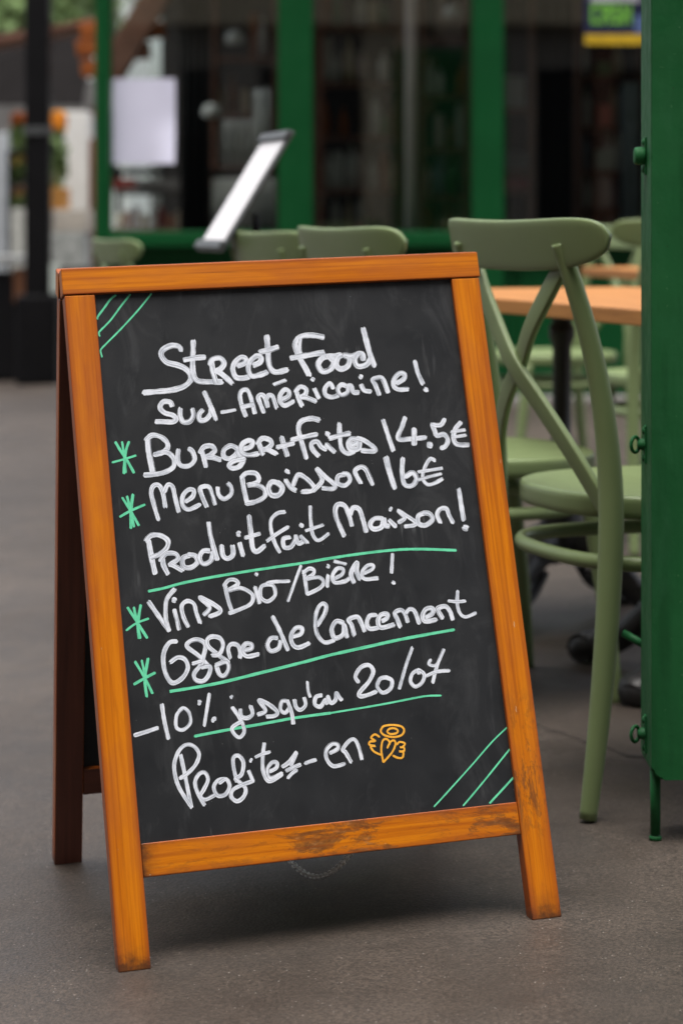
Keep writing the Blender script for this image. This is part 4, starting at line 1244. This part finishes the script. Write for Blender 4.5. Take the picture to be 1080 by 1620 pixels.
# slim pale pole behind the middle pane
bm = bmesh.new(); lathe(bm, [(0.03, gz(0.3, 11.4)), (0.03, 2.8)], 12)
pole = finish('pale_pole', bm, M_PINKW, None, True); pole.location = (inner(650, 0, 11.35)[0], 11.35, 0.0)
tag(pole, 'slim pale pole standing behind the middle pane', 'pole')
# counter with shelf
def make_counter():
    Y = 12.1
    x0, zt = inner(178, 362, Y); x1, _ = inner(338, 362, Y)
    t = thing('display_counter', 'dark counter with a rail behind the left pane', 'counter', ((x0+x1)/2, Y+0.2, gz(0, 12)))
    b = Vector(t.location)
    box('cabinet', (x1-x0, 0.4, zt-b.z-0.03), (0, 0, (zt-b.z-0.03)/2), M_WALLD, t, 0.005)
    box('counter_top', (x1-x0+0.04, 0.46, 0.03), (0, 0, zt-b.z-0.015), M_BROWN, t, 0.004)
    z = inner(0, 270, Y)[1]
    box('rail', (x1-x0+0.5, 0.03, 0.035), (0.2, 0.1, z-b.z), M_BLACKPAINT, t, 0.004)
    box('shelf', (x1-x0, 0.25, 0.02), (0, 0.1, inner(0, 304, Y)[1]-b.z), M_WALLD, t, 0.004)
    for s in (-1, 1):
        box('upright', (0.03, 0.03, z-zt), (s*(x1-x0)/2*0.98, 0.1, (z+zt)/2-b.z), M_BLACKPAINT, t)
    return Y
CY = make_counter()
def bottle(px, pyb, Y, h, r, mat, label, cat='bottle', group=None, neck=True):
    x, z = inner(px, pyb, Y)
    bm = bmesh.new()
    pr = [(0.002, 0), (r, 0), (r, h*0.6), (r*0.9, h*0.68), (r*0.38, h*0.8), (r*0.35, h), (0.002, h)] if neck else [(0.002, 0), (r*0.85, 0), (r, h*0.15), (r, h*0.85), (r*0.8, h), (0.002, h)]
    lathe(bm, pr, 14)
    o = finish('bottle' if neck else 'jar', bm, mat, None, True); o.location = (x, Y+0.12, z)
    return tag(o, label, cat, group)
ms = [M_CREAM, M_RUST, M_PINKW, M_CREAM, M_PALE, M_RED, M_RUST, M_CREAM]
lb = ['cream jar at the left end of the counter behind the glass', 'rust coloured jar next to the left end of the counter', 'pinkish jar left of middle on the counter', 'cream jar in the middle of the counter', 'grey jar right of middle on the counter', 'red jar towards the right of the counter', 'orange jar near the right end of the counter', 'cream jar at the right end of the counter']
for i in range(8):
    bottle(186+i*13.5, 361, CY, 0.075+0.02*(i*7 % 3), 0.019, ms[i], lb[i], 'jar', 'jars on the counter', False)
block('red_box', 'long dull red box on the counter shelf behind the glass', 'box', 180, 283, 214, 300, CY, 0.15, M_RED)
block('grey_box', 'long dark grey box beside the red box on the shelf', 'box', 218, 284, 288, 301, CY, 0.15, paint('grey_card', (0.12, 0.11, 0.11), 0.7))
# things behind the middle and right panes
k = 0
for (a, b_, c, d, Y, m, lab) in (
    (560, 170, 578, 610, 12.6, M_WALLD, 'narrow grey cupboard left behind the middle pane'),
    (600, 200, 618, 606, 12.8, paint('smoke_board', (0.156, 0.143, 0.143), 0.8), 'grey board leaning left of the pale pole behind glass'),
    (664, 90, 690, 180, 14.8, paint('rust_board', (0.143, 0.065, 0.052), 0.8), 'dark rust coloured picture behind the middle pane'),
    (700, 200, 728, 608, 12.7, paint('smoke_board_b', (0.260, 0.286, 0.260), 0.8), 'pale grey board right of the pole behind the middle pane'),
    (660, 310, 716, 610, 12.55, paint('mauve_card', (0.390, 0.286, 0.312), 0.8), 'low mauve cupboard behind the bottom of the middle pane'),
    (797, 280, 838, 300, 12.0, paint('wine_card', (0.364, 0.078, 0.091), 0.7), 'flat wine red box low in the right pane'),
    (797, 120, 830, 170, 12.0, paint('grey_sack', (0.338, 0.338, 0.325), 0.9), 'grey sack on the shelf left in the right pane'),
    (797, 240, 838, 268, 12.0, paint('slate_box', (0.130, 0.143, 0.156), 0.7), 'slate grey box left in the right pane'),
    (986, 130, 1010, 610, 12.3, paint('blue_grey_locker', (0.286, 0.325, 0.351), 0.7), 'tall blue grey locker beside the green steel panel'),
    (946, 166, 968, 199, 12.52, paint('brick_tin', (0.780, 0.234, 0.195), 0.6), 'brick red tin on the shelf under the poster'),
    (944, 236, 970, 269, 12.52, paint('mint_tin', (0.572, 0.702, 0.624), 0.6), 'grey mint tin under the brick red tin'),
    (948, 280, 966, 329, 12.52, paint('rose_tin', (0.800, 0.676, 0.650), 0.6), 'pale rose tin low under the poster'),
    (944, 98, 966, 119, 12.52, paint('green_tin', (0.156, 0.338, 0.182), 0.6), 'dull green tin just below the yellow stripe'),
    (902, 170, 918, 610, 12.8, paint('dim_frame', (0.260, 0.208, 0.195), 0.7), 'dim brown panel between the drape and the poster'),
):
    kindw = next(q for q in ('cupboard', 'board', 'picture', 'box', 'sack', 'locker', 'tin', 'panel') if q in lab.split())
    block(kindw, lab, kindw, a, b_, c, d, Y, 0.12, m, 'things stored inside the cafe')

# bottle shelves and lamps deeper in the room
def make_shelves(label, px0, px1, Y, rows):
    x0, x1 = inner(px0, 0, Y)[0], inner(px1, 0, Y)[0]
    b = Vector(((x0+x1)/2, Y+0.12, gz(0, 12)))
    t = thing('bottle_shelf', label, 'shelf', b, group='bottle shelves inside the cafe')
    for s in (-1, 1): box('upright', (0.03, 0.24, 2.3), (s*(x1-x0)/2, 0, 1.15), M_BROWN, t, 0.003)
    for py in rows: box('board', (x1-x0-0.034, 0.24, 0.022), (0, 0, inner(0, py, Y)[1]-b.z-0.011), M_BROWN, t, 0.003)
make_shelves('narrow shelf with boxes at the left end of the right pane', 792, 842, 11.95, (171, 269, 301))
SH = [M_CREAM, M_PALE, M_WHITE, M_RUST, paint('bottle_green', (0.05, 0.16, 0.06), 0.25, spec=0.5), paint('bottle_brown', (0.22, 0.09, 0.035), 0.25, spec=0.5), M_PINKW, paint('bottle_blue', (0.22, 0.27, 0.34), 0.3, spec=0.5)]
rb = random.Random(11)
ORD = ['first', 'second', 'third', 'fourth', 'fifth', 'sixth', 'seventh', 'eighth', 'ninth', 'tenth', 'eleventh', 'twelfth']
ROW = ['top', 'second', 'third', 'fourth', 'lowest']
for lab, what, a, b_, Y, rows in (
    ('tall bottle shelf behind the middle pane, left of the pale pole', 'blurred bottle on the shelf left of the pale pole', 506, 632, 12.3, (40, 130, 215, 300, 366)),
    ('tall bottle shelf behind the middle pane, right of the pale pole', 'blurred bottle on the shelf right of the pale pole', 668, 740, 12.2, (60, 150, 235, 310, 368)),
    ('tall bottle shelf behind the right pane under the poster', 'blurred bottle on the shelf under the poster', 918, 1020, 12.5, (120, 200, 270, 330, 372)),
    ('bottle shelf behind the left pane beyond the lace curtains', 'blurred bottle on the shelf beyond the lace curtains', 338, 436, 12.5, (90, 180, 262, 330, 372))):
    make_shelves(lab, a, b_, Y, rows)
    for ri, py in enumerate(rows):
        nb = 0
        px = a + 8 + rb.random()*5
        while px < b_ - 7:
            if rb.random() < 0.72:
                o = bottle(px, py, Y, 0.14+0.12*rb.random(), 0.020+0.012*rb.random(), rb.choice(SH), ORD[nb] + ' bottle from left, ' + ROW[ri] + ' board, shelf' + what.split('bottle on the shelf')[1], 'bottle', what.replace('blurred bottle', 'bottles'), rb.random() < 0.7)
                nb += 1
                o.name = 'bottle'
            px += 13 + rb.random()*9
for px, py, Y, lab in ((716, 18, 12.0, 'white pendant lamp high behind the middle pane'), (372, 60, 12.0, 'white pendant lamp high behind the left pane'), (335, 176, 11.7, 'small pale globe lamp beside the lace curtain')):
    x, z = inner(px, py, Y)
    t = thing('pendant_lamp', lab, 'lamp', (x, Y, z))
    bm = bmesh.new(); lathe(bm, [(0.004, -0.035), (0.045, -0.03), (0.052, 0.0), (0.035, 0.03), (0.008, 0.04)], 16); finish('shade', bm, M_WHITE, t, True)
    bm = bmesh.new(); lathe(bm, [(0.003, 0.04), (0.003, 2.9-z)], 6); finish('cord', bm, M_BLACKPAINT, t)

# timber brace and purlins of the pavilion roof beyond the glass
def beam(name, p0, p1, w, d, Y0, mat, parent, loc):
    a = Vector((*[inner(*p0, Y0)[0]], Y0, inner(*p0, Y0)[1])); b = Vector((inner(*p1, Y0)[0], Y0, inner(*p1, Y0)[1]))
    dirv = (b-a); L_ = dirv.length; dirv.normalize()
    s = dirv.cross(Vector((0, 1, 0))).normalized()
    M = axes_matrix((a+b)/2 - loc, dirv, s, Vector((0, 1, 0)))
    return finish(name, box_bm(L_, w, d, 0.01), mat, parent, False, M)
def make_pavilion():
    Y = 14.0
    x0 = inner(42, 0, Y)[0]; x1 = inner(80, 0, Y)[0]
    loc = Vector(((x0+x1)/2, Y, gz((x0+x1)/2, Y)))
    t = thing('market_pavilion', 'black iron column with a timber braced roof edge at the far left', 'pavilion', loc)
    box('column', (x1-x0, x1-x0, 4.2), (0, 0, 2.1), M_BLACKPAINT, t, 0.01)
    box('collar', (x1-x0+0.02, x1-x0+0.02, 0.05), (0, 0, inner(0, 208, Y)[1]-loc.z), M_GREYPL, t, 0.005)
    box('column_base', (x1-x0+0.10, x1-x0+0.10, 0.55), (0.0, 0, 0.275), M_BLACKPAINT, t, 0.02)
    beam('brace', (262, -30), (168, 128), 0.17, 0.16, Y+0.3, M_BROWN, t, loc)
    beam('brace', (168, 128), (158, 190), 0.08, 0.10, Y+0.32, M_RUST, t, loc)
    for i, (a, b_) in enumerate((((128, 50), (160, 46)), ((122, 78), (158, 74)), ((130, 110), (158, 108)), ((222, 52), (262, 46)), ((206, 82), (238, 80)))):
        beam('purlin_end', a, b_, 0.10, 0.12, Y+0.5, M_RUST, t, loc)
    beam('roof_edge', (-80, 84), (160, 38), 0.045, 0.5, Y+1.0, M_BROWN, t, loc)
    return t
make_pavilion()
# low black counter at the foot of the column
def make_bar():
    Y = 14.3
    x0, zt = inner(-60, 428, Y); x1, _ = inner(86, 428, Y)
    zg = gz(-2, Y)
    t = thing('black_bar', 'low black bar counter at the left edge behind the sandwich board', 'bar counter', ((x0+x1)/2, Y+0.35, zg))
    box('front', (x1-x0, 0.5, zt-zg-0.02), (0, 0, (zt-zg-0.02)/2), M_BLACKPAINT, t, 0.01)
    box('worktop', (x1-x0-0.16, 0.6, 0.045), (-0.10, 0, inner(0, 411, Y)[1]-zg), paint('bar_top', (0.30, 0.31, 0.31), 0.6), t, 0.008)
    box('recess', (0.09, 0.02, 0.22), (inner(30, 0, Y)[0]-(x0+x1)/2, -0.262, inner(0, 452, Y)[1]-zg), paint('bar_wood', (0.14, 0.06, 0.03), 0.6), t, 0.004)
make_bar()
# market stall beyond, with dark fascia and goods
def make_stall():
    Y = 18.0
    x0, zt = inner(-160, 62, Y); x1, zb = inner(152, 176, Y)
    zg = gz(-2.5, 15)
    t = thing('market_stall', 'market stall with a dark slanted canopy in the blurred left distance', 'market stall', ((x0+x1)/2, Y, zg))
    lx = (x0+x1)/2
    bm = bmesh.new()
    w = (x1-x0)/2
    a = [bm.verts.new(p) for p in ((-w, -0.9, zb-zg), (w, -0.9, zb-zg), (w, 0.2, zt-zg+0.14), (-w, 0.2, zt-zg-0.05))]
    b2 = [bm.verts.new(v.co + Vector((0, 0.03, 0.03))) for v in a]
    bm.faces.new(a); bm.faces.new(b2[::-1])
    for i in range(4): bm.faces.new((a[i], b2[i], b2[(i+1) % 4], a[(i+1) % 4]))
    finish('canopy', bm, paint('dark_canopy', (0.010, 0.009, 0.009), 0.9, 0.2, 3, spec=0.03), t)
    box('back_board', (2*w, 0.06, zb-zg+0.3), (0, 0.9, (zb-zg+0.3)/2), paint('stall_back', (0.16, 0.155, 0.15), 0.8, 0.3, 4), t)
    box('table', (2*w, 0.9, 0.06), (0, 0, 0.72), M_PALE, t, 0.005)
    for s in (-0.97, 0.97): box('leg', (0.06, 0.06, 1.9), (s*w, -0.3, 0.95), M_BLACKPAINT, t)
    box('skirt', (2*w, 0.02, 0.66), (0, -0.44, 0.35), paint('stall_skirt', (0.22, 0.225, 0.22), 0.9, 0.3, 3), t)
make_stall()
block('white_cabinet', 'tall white cabinet on the stall right of the black column', 'cabinet', 100, 176, 140, 574, 16.5, 0.3, M_WHITE)
block('crate', 'beige crate on top of the stack between the black column and green post', 'crate', 84, 332, 138, 366, 16.0, 0.4, paint('beige_crate', (0.50, 0.46, 0.40), 0.8, 0.25, 9))
block('crate', 'mottled pale crate in the middle of the stack by the green post', 'crate', 80, 368, 134, 424, 16.0, 0.4, paint('mottled_crate', (0.42, 0.44, 0.42), 0.8, 0.5, 16))
block('crate', 'dark grey crate at the foot of the stack by the green post', 'crate', 84, 426, 142, 580, 16.0, 0.4, paint('dark_crate', (0.10, 0.10, 0.10), 0.8, 0.3, 6))
block('white_can', 'narrow white can beside the upper left corner of the sandwich board', 'can', 80, 418, 93, 465, 13.93, 0.10, paint('mint_white', (0.55, 0.62, 0.58), 0.6))
block('brown_crate', 'brown wooden crate between the white cabinet and the green post', 'crate', 142, 220, 154, 574, 16.5, 0.3, M_BROWN)
block('orange_crate', 'orange crate right of the black column on the stall', 'crate', 82, 297, 103, 331, 16.02, 0.3, paint('orange_card', (0.42, 0.20, 0.05), 0.7))
block('pale_board', 'pale grey board at the far left edge of the stall', 'board', -10, 210, 13, 574, 16.5, 0.08, paint('pale_blue_grey', (0.42, 0.45, 0.48), 0.8))
block('pale_board', 'speckled pale board left of the black column, low', 'board', 18, 330, 44, 576, 16.2, 0.08, paint('pale_speckle', (0.45, 0.46, 0.43), 0.8, 0.3, 30))

def flower_bunch(px, py, Y, r, stem_py, label, petal):
    x, z = inner(px, py, Y); zb = inner(px, stem_py, Y)[1]
    t = thing('flower_bunch', label, 'flowers', (x, Y, zb), group='flower bunches on the far stall')
    rr = random.Random(int(px*7+py))
    for nm, m, cnt, c, sp, ln in (('blossoms', petal, 150, z-zb, r, 0.028), ('foliage', M_LEAF2, 160, (z-zb)*0.45, r*0.85, 0.05)):
        bm = bmesh.new()
        for i in range(cnt):
            d = Vector((rr.gauss(0, 1), rr.gauss(0, 1), rr.gauss(0, 1))); d.normalize(); d *= sp*rr.random()**0.4
            if nm == 'foliage': d.z *= (z-zb)*0.5/sp
            p = Vector((0, 0, c)) + d
            q = Vector((rr.gauss(0, 1), rr.gauss(0, 1), rr.gauss(0, 1))).normalized(); w = q.orthogonal().normalized()
            vs = [bm.verts.new(p + w*ln*a + q.cross(w)*ln*b) for a, b in ((-1, 0), (0, -0.7), (1, 0), (0, 0.7))]
            bm.faces.new(vs)
        finish(nm, bm, m, t)
    bm = bmesh.new(); lathe(bm, [(0.03, 0), (0.05, (z-zb)*0.35), (0.002, (z-zb)*0.35)], 10); finish('pot', bm, M_CREAM, t, True)
def make_rack():
    x0, x1 = inner(13, 0, 16.3)[0], inner(49, 0, 16.3)[0]; zg = gz(-2.5, 15)
    t = thing('flower_rack', 'tiered flower rack left of the black column', 'rack', ((x0+x1)/2, 16.42, zg))
    for s_ in (-1, 1): box('upright', (0.012, 0.2, inner(0, 238, 16.3)[1]-zg), (s_*(x1-x0)/2, 0, (inner(0, 238, 16.3)[1]-zg)/2), M_BLACKPAINT, t)
    for py in (241, 286, 326): box('tier', (x1-x0-0.014, 0.2, 0.012), (0, 0, inner(0, py, 16.3)[1]-zg-0.006), M_BLACKPAINT, t)
make_rack()
flower_bunch(31, 190, 16.4, 0.06, 240, 'orange topped flower bunch left of the black column, upper', M_RUST)
flower_bunch(31, 252, 16.4, 0.058, 285, 'yellow flower bunch left of the black column, middle', paint('pale_yellow', (0.62, 0.50, 0.16), 0.7))
flower_bunch(33, 306, 16.4, 0.055, 325, 'peach flower bunch left of the black column, lower', paint('peach', (0.62, 0.36, 0.18), 0.7))
flower_bunch(89, 194, 16.15, 0.085, 297, 'bright yellow and orange flower bunch right of the black column', M_YEL)

# far white building and tree above the stall
def make_house():
    Y = 40.0
    x0, zt = inner(96, -260, Y); x1, zb = inner(200, 240, Y)
    t = thing('far_house', 'white rendered house far behind the stall canopy', 'house', ((x0+x1)/2, Y, gz(0, 15)))
    W_ = x1-x0
    box('wall', (W_, 5, 9.5), (0, 2.5, 4.75), M_WHITE, t)
    box('roof', (W_+0.4, 5.6, 0.5), (0, 2.5, 9.7), M_GREYPL, t, 0.05)
    for r_ in range(3):
        for c_ in range(1):
            f = box('window', (0.55, 0.06, 1.35), (-W_/2+0.75+c_*1.25, -0.02, 2.2+r_*2.6), M_GREYPL, t, 0.01)
            box('pane', (0.42, 0.02, 1.2), (0, -0.03, 0), M_GLASS, f)
make_house()
def make_tree(label, px, Y, H_, rad, seed, mat):
    x = inner(px, 0, Y)[0]; zg = gz(-2.5, 15)
    t = thing('tree', label, 'tree', (x, Y, zg))
    bm = bmesh.new()
    sweep(bm, [(0, 0, 0, .17, .17), (0.05, 0, H_*0.3, .12, .12), (-0.05, 0.05, H_*0.6, .08, .08), (0, 0, H_*0.85, .03, .03)], (1, 0, 0), 10, 4)
    rr = random.Random(seed)
    limbs = []
    for i in range(9):
        a = rr.random()*6.28; z = H_*(0.3+0.5*rr.random()); e = (math.cos(a)*rad*0.7, math.sin(a)*rad*0.7, z+rad*0.6)
        limbs.append(e)
        sweep(bm, [(0, 0, z, .05, .05), (e[0]*0.5, e[1]*0.5, z+rad*0.25, .035, .035), (*e, .012, .012)], (0.3, 0.2, 1), 7, 3)
    finish('trunk', bm, M_BROWN, t, True)
    bm = bmesh.new()
    for i in range(5200):
        c = Vector(rr.choice(limbs)) if rr.random() < 0.7 else Vector((rr.gauss(0, .4)*rad, rr.gauss(0, .4)*rad, H_*(0.25+0.7*rr.random())))
        p = c + Vector((rr.gauss(0, 1), rr.gauss(0, 1), rr.gauss(0, 1)))*rad*0.28
        q = Vector((rr.gauss(0, 1), rr.gauss(0, 1), rr.gauss(0, 1.0))).normalized(); w = q.orthogonal().normalized(); ln = 0.07+0.06*rr.random()
        bm.faces.new([bm.verts.new(p + w*ln*a + q.cross(w)*ln*b) for a, b in ((-1, 0), (0, -0.5), (1, 0), (0, 0.5))])
    finish('crown', bm, mat, t)
make_tree('leafy green tree at the upper left corner beyond the stall', 10, 30.0, 6.0, 1.25, 3, M_LEAF2)
make_tree('narrow green tree between the black column and the white house', 84, 33.0, 6.0, 0.22, 5, M_LEAF)

# apartment house across the street, behind the viewer, mirrored in the panes
def make_block():
    t = thing('street_building', 'pale stone apartment house across the street, mirrored in the cafe panes', 'building', (0, -5.0, gz(0, 0)))
    box('wall', (34, 6, 13), (0, -3, 6.5), M_STONE, t)
    box('cornice', (34.4, 0.5, 0.5), (0, 0.1, 12.6), M_STONE, t, 0.05)
    for r_ in range(3):
        for c_ in range(11):
            f = box('window', (1.25, 0.10, 1.9), (-15+c_*3, 0.02, 4.9+r_*3.0), M_WHITE, t, 0.02)
            box('pane', (1.05, 0.03, 1.7), (0, 0.05, 0), M_DARK, f)
    for i, (x, w) in enumerate(((-5.2, 0.5), (-3.9, 0.25), (-3.1, 0.6), (-2.0, 0.2), (-1.2, 0.45), (-0.3, 0.18), (0.5, 0.5), (1.3, 0.2), (2.0, 0.6), (3.1, 0.25), (4.0, 0.5))):
        box('pilaster', (w, 0.14, 3.2), (x, 0.12, 1.6), (M_STONE, M_BROWN, M_CREAM, M_STONE)[i % 4], t, 0.02)
    box('shop_window', (11, 0.04, 2.3), (-0.6, 0.03, 1.5), M_DARK, t)
    box('shop_fascia', (11.4, 0.3, 0.5), (-0.6, 0.2, 3.4), M_CREAM, t, 0.02)
make_block()
def make_side_blocker():  # unseen house row, added to keep low sky light off from the left
    t = thing('street_building', 'pale stone house row added unseen on the left to block low sky light', 'building', (-6.5, -3, gz(-3, 0)))
    box('wall', (5, 18, 12), (-2.5, 0, 6), M_STONE, t)
    for r_ in range(4):
        for c_ in range(6):
            f = box('window', (0.10, 1.2, 1.9), (0.02, -7.5+c_*3, 1.9+r_*2.8), M_WHITE, t, 0.02)
            box('pane', (0.03, 1.0, 1.7), (0.05, 0, 0), M_DARK, f)
make_side_blocker()
